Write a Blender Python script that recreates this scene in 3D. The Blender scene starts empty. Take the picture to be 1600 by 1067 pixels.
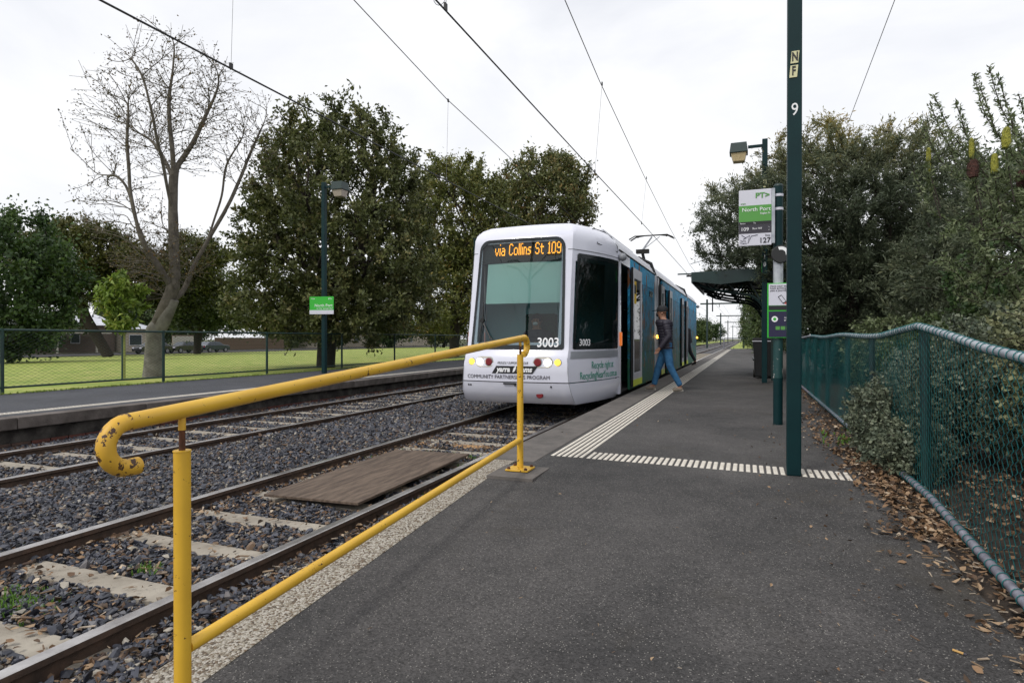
import bpy, bmesh, math, random
import numpy as np
from mathutils import Vector, Matrix, Euler
R = math.radians
rng = np.random.default_rng(7)
random.seed(7)
scn = bpy.context.scene
COL = scn.collection

# ------------------------------------------------------------------ camera, sky, sun
cam = bpy.data.cameras.new('camera'); camo = bpy.data.objects.new('camera', cam); COL.objects.link(camo)
cam.sensor_width = 36; cam.lens = 950 / 1600 * 36; cam.clip_start = .05; cam.clip_end = 3000
camo.location = (0, 0, 1.302); camo.rotation_euler = (R(90 - .27), 0, R(21.07))
scn.camera = camo
SUN_EL, SUN_AZ = R(48), R(205)      # azimuth clockwise from +Y
w = bpy.data.worlds.new('World'); scn.world = w; w.use_nodes = True
nt = w.node_tree; nt.nodes.clear()
def nn(t, ty, **kw):
    n = t.nodes.new(ty)
    for k, v in kw.items():
        if k.startswith('i_'):
            n.inputs[k[2:].replace('_', ' ')].default_value = v
        else:
            setattr(n, k, v)
    return n
sky = nn(nt, 'ShaderNodeTexSky', sky_type='NISHITA', sun_disc=False)
sky.sun_elevation = SUN_EL; sky.sun_rotation = SUN_AZ
tc = nn(nt, 'ShaderNodeTexCoord'); mp = nn(nt, 'ShaderNodeMapping'); mp.inputs['Scale'].default_value = (1.1, 1.1, 2.6)
no = nn(nt, 'ShaderNodeTexNoise', i_Scale=1.6, i_Detail=6.0, i_Roughness=.55, i_Distortion=.4)
cr = nn(nt, 'ShaderNodeValToRGB'); cr.color_ramp.elements[0].position = .36; cr.color_ramp.elements[1].position = .62
cr.color_ramp.elements[0].color = (7.5, 7.65, 8.1, 1); cr.color_ramp.elements[1].color = (9.3, 9.3, 9.4, 1)
mx = nn(nt, 'ShaderNodeMix', data_type='RGBA'); mx.inputs[0].default_value = .93
bg = nn(nt, 'ShaderNodeBackground', i_Strength=.1); wo = nn(nt, 'ShaderNodeOutputWorld')
L = nt.links.new
L(tc.outputs['Generated'], mp.inputs[0]); L(mp.outputs[0], no.inputs[0]); L(no.outputs[0], cr.inputs[0])
L(sky.outputs[0], mx.inputs[6]); L(cr.outputs[0], mx.inputs[7]); L(mx.outputs[2], bg.inputs[0]); L(bg.outputs[0], wo.inputs[0])
sl = bpy.data.lights.new('sun', 'SUN'); sl.energy = 1.5; sl.angle = R(14); sl.color = (1, .96, .9)
so = bpy.data.objects.new('sun', sl); COL.objects.link(so)
sd = Vector((math.sin(SUN_AZ) * math.cos(SUN_EL), math.cos(SUN_AZ) * math.cos(SUN_EL), math.sin(SUN_EL)))
so.rotation_euler = sd.to_track_quat('Z', 'Y').to_euler(); so.location = (0, 0, 30)
scn.view_settings.view_transform = 'Standard'; scn.view_settings.look = 'None'
scn.view_settings.exposure = .27; scn.view_settings.gamma = 1
try:
    scn.cycles.max_bounces = 8; scn.cycles.transparent_max_bounces = 12
except Exception: pass

# ------------------------------------------------------------------ materials
def mat(name, col, rough=.7, col2=None, ns=8., lo=.35, hi=.65, bump=0., bs=40., metal=0., spec=.5, det=5.,
        chips=None, chip_col=(.06, .025, .012), chip_s=30., emit=None, es=1., alpha=None, attr=None, stops=None, coat=0., stretch=None):
    m = bpy.data.materials.new(name); m.use_nodes = True; t = m.node_tree
    p = t.nodes['Principled BSDF']; p.inputs['Base Color'].default_value = (*col, 1)
    p.inputs['Roughness'].default_value = rough; p.inputs['Metallic'].default_value = metal
    p.inputs['Specular IOR Level'].default_value = spec; p.inputs['Coat Weight'].default_value = coat
    tcn = t.nodes.new('ShaderNodeTexCoord'); out = tcn.outputs['Object']
    if stretch:
        mpn = t.nodes.new('ShaderNodeMapping'); mpn.inputs['Scale'].default_value = stretch
        t.links.new(out, mpn.inputs[0]); out = mpn.outputs[0]
    src = None
    if attr:
        a = t.nodes.new('ShaderNodeAttribute'); a.attribute_name = attr; src = a.outputs['Fac']
    elif col2 or stops:
        n = nn(t, 'ShaderNodeTexNoise', i_Scale=ns, i_Detail=det, i_Roughness=.6); t.links.new(out, n.inputs[0]); src = n.outputs[0]
    cur = None
    if src is not None:
        c = t.nodes.new('ShaderNodeValToRGB'); t.links.new(src, c.inputs[0])
        st = stops or [(lo, col), (hi, col2)]
        while len(c.color_ramp.elements) < len(st): c.color_ramp.elements.new(.5)
        for e, (q, k) in zip(c.color_ramp.elements, st): e.position = q; e.color = (*k, 1)
        cur = c.outputs[0]
    if chips is not None:
        n = nn(t, 'ShaderNodeTexNoise', i_Scale=chip_s, i_Detail=4., i_Roughness=.65); t.links.new(out, n.inputs[0])
        n2 = nn(t, 'ShaderNodeTexNoise', i_Scale=chip_s * .12, i_Detail=2.); t.links.new(out, n2.inputs[0])
        ad = nn(t, 'ShaderNodeMath', operation='MULTIPLY_ADD'); t.links.new(n2.outputs[0], ad.inputs[0]); ad.inputs[1].default_value = .45; t.links.new(n.outputs[0], ad.inputs[2])
        gt = nn(t, 'ShaderNodeMapRange'); t.links.new(ad.outputs[0], gt.inputs[0]); gt.inputs[1].default_value = chips; gt.inputs[2].default_value = chips + .02
        mi = nn(t, 'ShaderNodeMix', data_type='RGBA'); t.links.new(gt.outputs[0], mi.inputs[0])
        if cur: t.links.new(cur, mi.inputs[6])
        else: mi.inputs[6].default_value = (*col, 1)
        mi.inputs[7].default_value = (*chip_col, 1); cur = mi.outputs[2]
    if cur: t.links.new(cur, p.inputs['Base Color'])
    if bump:
        n = nn(t, 'ShaderNodeTexNoise', i_Scale=bs, i_Detail=4.); t.links.new(out, n.inputs[0])
        b = nn(t, 'ShaderNodeBump', i_Strength=bump, i_Distance=.01); t.links.new(n.outputs[0], b.inputs['Height']); t.links.new(b.outputs[0], p.inputs['Normal'])
    if emit: p.inputs['Emission Color'].default_value = (*emit, 1); p.inputs['Emission Strength'].default_value = es
    if alpha is not None: p.inputs['Alpha'].default_value = alpha
    return m
def asphalt_mat(name, base, base2, fleck=.5, dirt=(.05, .042, .03)):
    m = bpy.data.materials.new(name); m.use_nodes = True; t = m.node_tree; p = t.nodes['Principled BSDF']
    p.inputs['Roughness'].default_value = .78; p.inputs['Specular IOR Level'].default_value = .35
    tcn = t.nodes.new('ShaderNodeTexCoord'); o = tcn.outputs['Object']
    n = nn(t, 'ShaderNodeTexNoise', i_Scale=1.0, i_Detail=9., i_Roughness=.7); L2 = t.links.new; L2(o, n.inputs[0])
    c = t.nodes.new('ShaderNodeValToRGB'); c.color_ramp.elements[0].position = .35; c.color_ramp.elements[1].position = .68
    c.color_ramp.elements[0].color = (*base, 1); c.color_ramp.elements[1].color = (*base2, 1); L2(n.outputs[0], c.inputs[0])
    g = nn(t, 'ShaderNodeTexVoronoi', i_Scale=150.); L2(o, g.inputs[0])          # grains
    gc = nn(t, 'ShaderNodeMapRange'); sp = nn(t, 'ShaderNodeSeparateColor'); L2(g.outputs['Color'], sp.inputs[0]); L2(sp.outputs[0], gc.inputs[0]); gc.inputs[3].default_value = .55; gc.inputs[4].default_value = 1.5
    mu = nn(t, 'ShaderNodeMix', data_type='RGBA', blend_type='MULTIPLY'); mu.inputs[0].default_value = 1; L2(c.outputs[0], mu.inputs[6]); L2(gc.outputs[0], mu.inputs[7])
    v = nn(t, 'ShaderNodeTexVoronoi', i_Scale=120.); L2(o, v.inputs[0]); s2 = nn(t, 'ShaderNodeSeparateColor'); L2(v.outputs['Color'], s2.inputs[0])
    f1 = nn(t, 'ShaderNodeMath', operation='GREATER_THAN'); L2(s2.outputs[1], f1.inputs[0]); f1.inputs[1].default_value = 1 - .10 * fleck
    f2 = nn(t, 'ShaderNodeMath', operation='LESS_THAN'); L2(v.outputs['Distance'], f2.inputs[0]); f2.inputs[1].default_value = .33
    f3 = nn(t, 'ShaderNodeMath', operation='MULTIPLY'); L2(f1.outputs[0], f3.inputs[0]); L2(f2.outputs[0], f3.inputs[1])
    fm = nn(t, 'ShaderNodeMix', data_type='RGBA'); L2(f3.outputs[0], fm.inputs[0]); L2(mu.outputs[2], fm.inputs[6]); fm.inputs[7].default_value = (.20, .19, .175, 1)
    d = nn(t, 'ShaderNodeTexNoise', i_Scale=.7, i_Detail=5., i_Roughness=.7); mpn = t.nodes.new('ShaderNodeMapping'); mpn.inputs['Location'].default_value = (3, 7, 0); L2(o, mpn.inputs[0]); L2(mpn.outputs[0], d.inputs[0])
    dr = nn(t, 'ShaderNodeMapRange'); L2(d.outputs[0], dr.inputs[0]); dr.inputs[1].default_value = .55; dr.inputs[2].default_value = .72; dr.inputs[4].default_value = .55
    dm = nn(t, 'ShaderNodeMix', data_type='RGBA'); L2(dr.outputs[0], dm.inputs[0]); L2(fm.outputs[2], dm.inputs[6]); dm.inputs[7].default_value = (*dirt, 1)
    L2(dm.outputs[2], p.inputs['Base Color'])
    b = nn(t, 'ShaderNodeBump', i_Strength=.5, i_Distance=.004); L2(g.outputs['Distance'], b.inputs['Height']); L2(b.outputs[0], p.inputs['Normal'])
    return m
def pebble_mat(name, stops, sc=90.):
    m = bpy.data.materials.new(name); m.use_nodes = True; t = m.node_tree; p = t.nodes['Principled BSDF']; p.inputs['Roughness'].default_value = .8
    tcn = t.nodes.new('ShaderNodeTexCoord'); v = nn(t, 'ShaderNodeTexVoronoi', i_Scale=sc); t.links.new(tcn.outputs['Object'], v.inputs[0])
    s = nn(t, 'ShaderNodeSeparateColor'); t.links.new(v.outputs['Color'], s.inputs[0])
    c = t.nodes.new('ShaderNodeValToRGB'); t.links.new(s.outputs[0], c.inputs[0]); c.color_ramp.interpolation = 'CONSTANT'
    while len(c.color_ramp.elements) < len(stops): c.color_ramp.elements.new(.5)
    for e, (q, k) in zip(c.color_ramp.elements, stops): e.position = q; e.color = (*k, 1)
    t.links.new(c.outputs[0], p.inputs['Base Color'])
    iv = nn(t, 'ShaderNodeMath', operation='MULTIPLY'); iv.inputs[1].default_value = -1; t.links.new(v.outputs['Distance'], iv.inputs[0])
    b = nn(t, 'ShaderNodeBump', i_Strength=.8, i_Distance=.008); t.links.new(iv.outputs[0], b.inputs['Height']); t.links.new(b.outputs[0], p.inputs['Normal'])
    return m
def rand_mat(name, stops, rough=.8):            # colour per instance
    m = bpy.data.materials.new(name); m.use_nodes = True; t = m.node_tree; p = t.nodes['Principled BSDF']; p.inputs['Roughness'].default_value = rough
    i = t.nodes.new('ShaderNodeObjectInfo'); c = t.nodes.new('ShaderNodeValToRGB'); t.links.new(i.outputs['Random'], c.inputs[0])
    while len(c.color_ramp.elements) < len(stops): c.color_ramp.elements.new(.5)
    for e, (q, k) in zip(c.color_ramp.elements, stops): e.position = q; e.color = (*k, 1)
    t.links.new(c.outputs[0], p.inputs['Base Color'])
    return m
def glass_mat(name, tint, refl=.08, ior=1.5):
    m = bpy.data.materials.new(name); m.use_nodes = True; t = m.node_tree; t.nodes.clear()
    o = t.nodes.new('ShaderNodeOutputMaterial'); tr = t.nodes.new('ShaderNodeBsdfTransparent'); tr.inputs[0].default_value = (*tint, 1)
    g = t.nodes.new('ShaderNodeBsdfGlossy'); g.inputs['Roughness'].default_value = .02
    fr = nn(t, 'ShaderNodeFresnel', i_IOR=ior); mx_ = t.nodes.new('ShaderNodeMixShader')
    t.links.new(fr.outputs[0], mx_.inputs[0]); t.links.new(tr.outputs[0], mx_.inputs[1]); t.links.new(g.outputs[0], mx_.inputs[2]); t.links.new(mx_.outputs[0], o.inputs[0])
    return m
def leaf_mat(name, stops, rough=.45, trans=.25):
    m = bpy.data.materials.new(name); m.use_nodes = True; t = m.node_tree; t.nodes.clear()
    o = t.nodes.new('ShaderNodeOutputMaterial'); p = t.nodes.new('ShaderNodeBsdfPrincipled'); p.inputs['Roughness'].default_value = rough
    p.inputs['Specular IOR Level'].default_value = .4
    a = t.nodes.new('ShaderNodeAttribute'); a.attribute_name = 'lv'; c = t.nodes.new('ShaderNodeValToRGB'); t.links.new(a.outputs['Fac'], c.inputs[0])
    while len(c.color_ramp.elements) < len(stops): c.color_ramp.elements.new(.5)
    for e, (q, k) in zip(c.color_ramp.elements, stops): e.position = q; e.color = (*k, 1)
    tl = t.nodes.new('ShaderNodeBsdfTranslucent'); mi = t.nodes.new('ShaderNodeMixShader'); mi.inputs[0].default_value = trans
    t.links.new(c.outputs[0], p.inputs['Base Color']); t.links.new(c.outputs[0], tl.inputs[0])
    t.links.new(p.outputs[0], mi.inputs[1]); t.links.new(tl.outputs[0], mi.inputs[2]); t.links.new(mi.outputs[0], o.inputs[0])
    return m

M = {}
M['asphalt'] = asphalt_mat('asphalt', (.030, .029, .029), (.078, .073, .071), 1.7)
M['asphalt_far'] = asphalt_mat('asphalt_far_platform', (.045, .047, .055), (.075, .078, .09), .2, (.07, .07, .07))
M['coping'] = mat('coping_concrete', (.085, .078, .072), .85, (.135, .12, .11), 5., bump=.4, bs=80)
M['coping_old'] = mat('old_coping', (.055, .045, .04), .9, (.14, .12, .11), 3., bump=.5, bs=40)
M['side_concrete'] = mat('stained_concrete', (.018, .015, .013), .95, (.10, .09, .08), 3.5, .42, .75, bump=.6, bs=25)
M['brick'] = mat('red_brick', (.12, .038, .028), .9, (.07, .03, .025), 9., bump=.4, bs=60)
M['brick_dark'] = mat('soot_brick', (.045, .03, .026), .9, (.10, .06, .045), 6., bump=.4, bs=60)
M['mortar'] = mat('mortar', (.05, .045, .04), .95)
M['pebble'] = pebble_mat('exposed_aggregate', [(0, (.25, .22, .17)), (.25, (.14, .10, .065)), (.42, (.33, .30, .25)), (.62, (.09, .07, .05)), (.75, (.42, .39, .34))], 110.)
M['soil'] = mat('soil', (.018, .013, .01), .95, (.045, .032, .022), 12., bump=.8, bs=30)
M['ballast_ground'] = pebble_mat('ballast_ground', [(0, (.035, .037, .045)), (.3, (.06, .062, .072)), (.6, (.022, .022, .028)), (.8, (.10, .095, .09)), (.93, (.11, .065, .035))], 26.)
M['stone'] = rand_mat('ballast_stone', [(0, (.016, .018, .026)), (.3, (.036, .040, .054)), (.6, (.066, .070, .092)), (.76, (.12, .12, .13)), (.82, (.06, .04, .03)), (.91, (.15, .085, .045)), (.97, (.26, .23, .18)), (1, (.36, .33, .28))], .5)
M['dead_leaf'] = rand_mat('fallen_leaf', [(0, (.03, .02, .012)), (.35, (.10, .055, .028)), (.7, (.21, .12, .06)), (.92, (.36, .25, .15)), (1, (.5, .42, .32))], .7)
M['twig'] = rand_mat('wood_chip', [(0, (.1, .06, .035)), (.6, (.25, .17, .1)), (1, (.45, .38, .3))], .8)
M['rail_side'] = mat('rusty_rail', (.045, .030, .022), .8, (.09, .055, .038), 14., bump=.3)
M['rail_top'] = mat('polished_rail', (.55, .53, .52), .3, (.30, .28, .27), 5., metal=.75)
M['sleeper'] = mat('sleeper_concrete', (.24, .21, .17), .9, (.36, .325, .27), 4., bump=.3, bs=60)
M['sleeper_timber'] = mat('new_timber', (.45, .26, .11), .8, (.32, .18, .08), 6., stretch=(.4, 6, 6))
M['plywood'] = mat('weathered_board', (.062, .042, .030), .85, (.165, .12, .088), 5., .35, .7, bump=.4, bs=30, stretch=(5, .7, 3))
M['yellow'] = mat('yellow_paint', (.70, .42, .035), .42, (.62, .36, .03), 5., chips=.90, chip_s=60.)
M['yellow_worn'] = mat('worn_yellow_paint', (.68, .40, .035), .5, (.55, .3, .03), 6., chips=.775, chip_s=36.)
M['rust'] = mat('rust', (.12, .04, .015), .9, (.05, .02, .01), 30.)
M['green_steel'] = mat('dark_green_paint', (.002, .026, .029), .5, (.001, .018, .022), 2.5, spec=.22, bump=.05, bs=12)
M['green_dark'] = mat('shelter_green_paint', (.010, .032, .030), .5, (.007, .020, .02), 2.)
M['fence_green'] = mat('fence_green_plastic', (.012, .15, .155), .35, (.007, .085, .095), 8.)
M['fence_post'] = mat('fence_post_green', (.006, .042, .032), .5, (.009, .022, .026), 6.)
M['galv'] = mat('galvanised_tube', (.50, .53, .56), .38, (.32, .34, .39), 8., metal=.3)
M['galv_dark'] = mat('weathered_tube', (.26, .26, .31), .5, (.13, .13, .16), 12., metal=.2)
M['tactile'] = mat('tactile_cream', (.66, .62, .55), .7, (.50, .46, .40), 9.)
M['lawn'] = mat('lawn', (.10, .16, .022), .9, ns=1.8, det=10., stops=[(.3, (.15, .22, .03)), (.5, (.25, .31, .05)), (.62, (.36, .36, .10)), (.75, (.18, .25, .035))], bump=.8, bs=60)
M['ground'] = mat('verge_ground', (.05, .07, .02), .95, (.09, .09, .04), .3)
M['road'] = asphalt_mat('street_asphalt', (.03, .03, .032), (.05, .05, .052), .1)
M['white'] = mat('white_tram_paint', (.70, .71, .80), .22, (.66, .67, .77), 1.2, coat=.35)
M['white_dull'] = mat('white_roof_paint', (.62, .63, .68), .4, (.52, .53, .58), 2.)
M['silver'] = mat('silver_band', (.36, .38, .42), .35, metal=.4)
M['grey'] = mat('grey_plastic', (.22, .23, .25), .5)
M['black'] = mat('black_rubber', (.012, .013, .014), .5)
M['under'] = mat('underframe', (.015, .014, .013), .9)
M['glass'] = glass_mat('windscreen_glass', (.84, .96, .95), ior=1.6)
M['glass_dark'] = glass_mat('tinted_side_glass', (.10, .16, .155))
M['frit'] = mat('black_glass_border', (.008, .012, .014), .12)
M['blind'] = mat('sun_blind', (.64, .88, .82), .8, (.60, .85, .78), .8)
M['led_panel'] = mat('led_panel', (.012, .02, .024), .6)
M['led'] = mat('amber_led', (.3, .12, .01), .6, emit=(1, .36, .02), es=1.8)
M['headlight'] = mat('lit_headlight', (1, .95, .8), .4, emit=(1, .93, .72), es=5.)
M['indicator'] = mat('lit_indicator', (1, .7, .1), .4, emit=(1, .62, .06), es=1.1)
M['indicator_hot'] = mat('lit_side_indicator', (1, .6, .1), .4, emit=(1, .5, .05), es=5.)
M['marker'] = mat('orange_marker', (.7, .14, .02), .3, emit=(1, .25, .02), es=.35)
M['redlamp'] = mat('unlit_red_lamp', (.20, .012, .018), .3, coat=.3)
M['lampdish'] = mat('lamp_recess', (.5, .47, .4), .3)
M['txt_white'] = mat('white_lettering', (.85, .86, .88), .5)
M['txt_black'] = mat('black_lettering', (.012, .012, .015), .5)
M['txt_grey'] = mat('dark_grey_lettering', (.05, .045, .06), .5)
M['txt_green'] = mat('green_lettering', (.0, .25, .16), .5)
M['sign_green'] = mat('sign_green', (.085, .30, .055), .5)
M['sign_bright'] = mat('bright_green_sign', (.03, .42, .03), .45)
M['sign_white'] = mat('sign_white', (.62, .62, .70), .5)
M['sign_dark'] = mat('sign_charcoal', (.035, .032, .045), .5)
M['sign_blue'] = mat('poster_navy', (.014, .012, .05), .5)
M['plate'] = mat('cream_number_plate', (.62, .60, .36), .6)
M['door_yellow'] = mat('door_yellow', (.62, .72, .03), .5)
M['sticker'] = mat('yellow_sticker', (.75, .5, .03), .5)
M['lampglass'] = mat('lamp_lens', (.42, .33, .18), .3, (.62, .5, .3), 40.)
M['lampglass_clear'] = mat('lamp_lens_clear', (.45, .38, .33), .25, (.3, .26, .22), 40.)
M['interior'] = mat('tram_interior', (.22, .40, .46), .7)
M['cab_teal'] = mat('cab_wall_teal', (.42, .72, .78), .7)
M['seat'] = mat('seat_fabric', (.03, .10, .05), .9, (.02, .03, .05), 40.)
M['pole_yellow'] = mat('grab_pole', (.6, .45, .03), .35)
M['bark_pale'] = mat('plane_bark', (.135, .118, .095), .9, (.07, .06, .048), 7., bump=.5, bs=14)
M['bark'] = mat('dark_bark', (.045, .034, .026), .95, (.025, .02, .016), 9., bump=.8, bs=20)
M['wire'] = mat('overhead_wire', (.02, .02, .022), .6)
M['hanger'] = mat('hanger_wire', (.16, .16, .17), .6)
M['jean'] = mat('blue_jeans', (.04, .16, .32), .9, (.02, .085, .19), 14., .3, .7, bump=.6, bs=25)
M['puffer'] = mat('black_puffer', (.022, .019, .032), .6, (.03, .027, .042), 20.)
M['skin'] = mat('skin', (.33, .17, .11), .55)
M['cap'] = mat('black_cap', (.012, .012, .015), .8)
M['shoe'] = mat('tan_shoe', (.26, .22, .17), .8, (.18, .15, .12), 25.)
M['shoe_sole'] = mat('shoe_sole', (.4, .38, .34), .8)
M['darkcloth'] = mat('black_clothes', (.012, .012, .018), .85)
M['mask'] = mat('face_mask', (.55, .6, .62), .8)
M['car_blue'] = mat('dark_blue_car_paint', (.01, .022, .045), .25, coat=.8)
M['car_black'] = mat('black_car_paint', (.01, .01, .012), .25, coat=.8)
M['tyre'] = mat('tyre', (.012, .012, .012), .9)
M['rim'] = mat('wheel_rim', (.35, .35, .37), .35, metal=.7)
M['carglass'] = mat('car_glass', (.03, .04, .05), .05)
M['render_cream'] = mat('cream_render', (.42, .37, .30), .9, (.36, .31, .25), 2.)
M['house_brick'] = mat('house_brick', (.15, .11, .09), .9, (.09, .07, .06), 8.)
M['iron'] = mat('white_iron_roof', (.6, .62, .68), .4, (.45, .46, .5), 1.2)
M['paling'] = mat('timber_paling', (.16, .11, .075), .9, (.11, .075, .05), 5.)
M['paling_pale'] = mat('pale_garage', (.42, .40, .34), .8)
M['window_glass'] = mat('house_window', (.04, .05, .06), .1)
def mural_mat(name, dark=1.):
    m = bpy.data.materials.new(name); m.use_nodes = True; t = m.node_tree; p = t.nodes['Principled BSDF']; p.inputs['Roughness'].default_value = .55; p.inputs['Specular IOR Level'].default_value = .18
    tcn = t.nodes.new('ShaderNodeTexCoord'); mpn = t.nodes.new('ShaderNodeMapping'); mpn.inputs['Scale'].default_value = (1, 2.0, 1.0); t.links.new(tcn.outputs['Object'], mpn.inputs[0])
    n = nn(t, 'ShaderNodeTexNoise', i_Scale=2.4, i_Detail=9., i_Roughness=.74, i_Distortion=1.8); t.links.new(mpn.outputs[0], n.inputs[0])
    se = t.nodes.new('ShaderNodeSeparateXYZ'); t.links.new(tcn.outputs['Object'], se.inputs[0])
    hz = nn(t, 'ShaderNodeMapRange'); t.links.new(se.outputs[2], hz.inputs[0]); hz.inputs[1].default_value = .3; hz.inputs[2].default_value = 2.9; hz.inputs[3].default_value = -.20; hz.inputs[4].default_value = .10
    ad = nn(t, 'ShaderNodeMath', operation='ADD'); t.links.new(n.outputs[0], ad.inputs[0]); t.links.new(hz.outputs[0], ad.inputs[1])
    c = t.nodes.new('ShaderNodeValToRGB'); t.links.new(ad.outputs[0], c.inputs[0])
    st = [(.2, (.015, .07, .035)), (.34, (.02, .10, .06)), (.42, (.01, .05, .08)), (.48, (.02, .24, .38)), (.53, (.01, .09, .26)), (.58, (.05, .40, .60)), (.64, (.02, .17, .42)), (.72, (.10, .48, .75)), (.8, (.02, .22, .50))]
    while len(c.color_ramp.elements) < len(st): c.color_ramp.elements.new(.5)
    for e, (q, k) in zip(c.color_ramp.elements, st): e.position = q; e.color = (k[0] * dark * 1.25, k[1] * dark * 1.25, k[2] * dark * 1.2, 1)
    v = nn(t, 'ShaderNodeTexNoise', i_Scale=2.6, i_Detail=1.5); mp2 = t.nodes.new('ShaderNodeMapping'); mp2.inputs['Location'].default_value = (5, 3, 9); t.links.new(mpn.outputs[0], mp2.inputs[0]); t.links.new(mp2.outputs[0], v.inputs[0])
    g = nn(t, 'ShaderNodeMapRange'); t.links.new(v.outputs[0], g.inputs[0]); g.inputs[1].default_value = .62; g.inputs[2].default_value = .65
    mi = nn(t, 'ShaderNodeMix', data_type='RGBA'); t.links.new(g.outputs[0], mi.inputs[0]); t.links.new(c.outputs[0], mi.inputs[6]); mi.inputs[7].default_value = (.22 * dark, .09 * dark, .04 * dark, 1)
    t.links.new(mi.outputs[2], p.inputs['Base Color'])
    return m
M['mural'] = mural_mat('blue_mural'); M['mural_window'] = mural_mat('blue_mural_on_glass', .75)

# ------------------------------------------------------------------ helpers
class MB:
    def __init__(s): s.v = []; s.f = []; s.m = []
    def add(s, vs, fs, m=0):
        o = len(s.v); s.v += [tuple(x) for x in vs]; s.f += [tuple(i + o for i in f) for f in fs]; s.m += [m] * len(fs); return s
    def box(s, x0, x1, y0, y1, z0, z1, m=0):
        return s.add([(x0, y0, z0), (x1, y0, z0), (x1, y1, z0), (x0, y1, z0), (x0, y0, z1), (x1, y0, z1), (x1, y1, z1), (x0, y1, z1)],
                     [(0, 3, 2, 1), (4, 5, 6, 7), (0, 1, 5, 4), (1, 2, 6, 5), (2, 3, 7, 6), (3, 0, 4, 7)], m)
    def tube(s, pts, r, n=8, m=0, cap=True):
        pts = [Vector(p) for p in pts]; k = len(pts); rs = r if isinstance(r, (list, tuple)) else [r] * k
        vs = []; prev = None
        for i, p in enumerate(pts):
            d = (pts[min(i + 1, k - 1)] - pts[max(i - 1, 0)]).normalized()
            if prev is None:
                a = Vector((0, 0, 1)) if abs(d.z) < .9 else Vector((1, 0, 0)); u = d.cross(a).normalized()
            else: u = (prev - d * prev.dot(d)).normalized()
            prev = u; v = d.cross(u)
            for j in range(n):
                t = 2 * math.pi * j / n; vs.append(p + (u * math.cos(t) + v * math.sin(t)) * rs[i])
        fs = [(i * n + j, i * n + (j + 1) % n, (i + 1) * n + (j + 1) % n, (i + 1) * n + j) for i in range(k - 1) for j in range(n)]
        if cap: fs += [tuple(range(n - 1, -1, -1)), tuple(range((k - 1) * n, k * n))]
        return s.add(vs, fs, m)
    def prism(s, poly, a, b, axis='y', m=0):      # poly in the two other axes, extruded a..b
        n = len(poly)
        def P(q, t): return {'y': (q[0], t, q[1]), 'x': (t, q[0], q[1]), 'z': (q[0], q[1], t)}[axis]
        vs = [P(q, a) for q in poly] + [P(q, b) for q in poly]
        fs = [(i, (i + 1) % n, n + (i + 1) % n, n + i) for i in range(n)] + [tuple(range(n - 1, -1, -1)), tuple(range(n, 2 * n))]
        return s.add(vs, fs, m)
    def lathe(s, prof, c=(0, 0, 0), n=16, m=0, axis='z'):
        vs = []; k = len(prof)
        for r, h in prof:
            for j in range(n):
                t = 2 * math.pi * j / n; a, b = r * math.cos(t), r * math.sin(t)
                q = {'z': (a, b, h), 'y': (a, h, b), 'x': (h, a, b)}[axis]; vs.append((q[0] + c[0], q[1] + c[1], q[2] + c[2]))
        fs = [(i * n + j, i * n + (j + 1) % n, (i + 1) * n + (j + 1) % n, (i + 1) * n + j) for i in range(k - 1) for j in range(n)]
        fs += [tuple(range(n - 1, -1, -1)), tuple(range((k - 1) * n, k * n))]
        return s.add(vs, fs, m)
    def ob(s, name, mats, parent=None, loc=None, smooth=False, bevel=0., kind=None, label=None):
        me = bpy.data.meshes.new(name); me.from_pydata(s.v, [], s.f)
        for q in (mats if isinstance(mats, (list, tuple)) else [mats]): me.materials.append(M[q] if isinstance(q, str) else q)
        me.polygons.foreach_set('material_index', s.m)
        bm = bmesh.new(); bm.from_mesh(me); bmesh.ops.recalc_face_normals(bm, faces=bm.faces); bm.to_mesh(me); bm.free()
        if smooth:
            me.polygons.foreach_set('use_smooth', [True] * len(me.polygons))
            try: me.set_sharp_from_angle(angle=R(40))
            except Exception: pass
        me.update()
        return link(me, name, parent, loc, bevel, kind, label)
def link(me, name, parent=None, loc=None, bevel=0., kind=None, label=None):
    o = bpy.data.objects.new(name, me); COL.objects.link(o)
    if parent: o.parent = parent
    if loc: o.location = loc
    if bevel:
        b = o.modifiers.new('bevel', 'BEVEL'); b.width = bevel; b.segments = 2; b.limit_method = 'ANGLE'
    if kind: o['kind'] = kind
    if label: o['label'] = label
    return o
def tag(o, label, cat=None, group=None, kind=None):
    o['label'] = label
    if cat: o['category'] = cat
    if group: o['group'] = group
    if kind: o['kind'] = kind
    return o
def thing(name, label, cat, loc=(0, 0, 0), rz=0, group=None):
    o = bpy.data.objects.new(name, None); COL.objects.link(o); o.location = loc; o.rotation_euler = (0, 0, rz); o.empty_display_size = .1
    return tag(o, label, cat, group)
def struct(o, label=None):
    o['kind'] = 'structure'
    if label: o['label'] = label
    return o
def copy_tree(o, parent=None):
    c = o.copy(); COL.objects.link(c)
    if parent: c.parent = parent
    for ch in list(o.children): copy_tree(ch, c)
    return c
def fast(name, V, F, mats, parent=None, attr=None, smooth=False, kind=None, loc=None):
    me = bpy.data.meshes.new(name); V = np.asarray(V, np.float32); F = np.asarray(F, np.int32); n, k = F.shape
    me.vertices.add(len(V)); me.vertices.foreach_set('co', V.ravel()); me.loops.add(n * k); me.loops.foreach_set('vertex_index', F.ravel())
    me.polygons.add(n); me.polygons.foreach_set('loop_start', np.arange(n, dtype=np.int32) * k)
    if smooth: me.polygons.foreach_set('use_smooth', np.ones(n, bool))
    if attr is not None:
        a = me.attributes.new('lv', 'FLOAT', 'POINT'); a.data.foreach_set('value', np.asarray(attr, np.float32))
    me.materials.append(M[mats] if isinstance(mats, str) else mats); me.update(calc_edges=True)
    return link(me, name, parent, loc, 0, kind)
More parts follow.
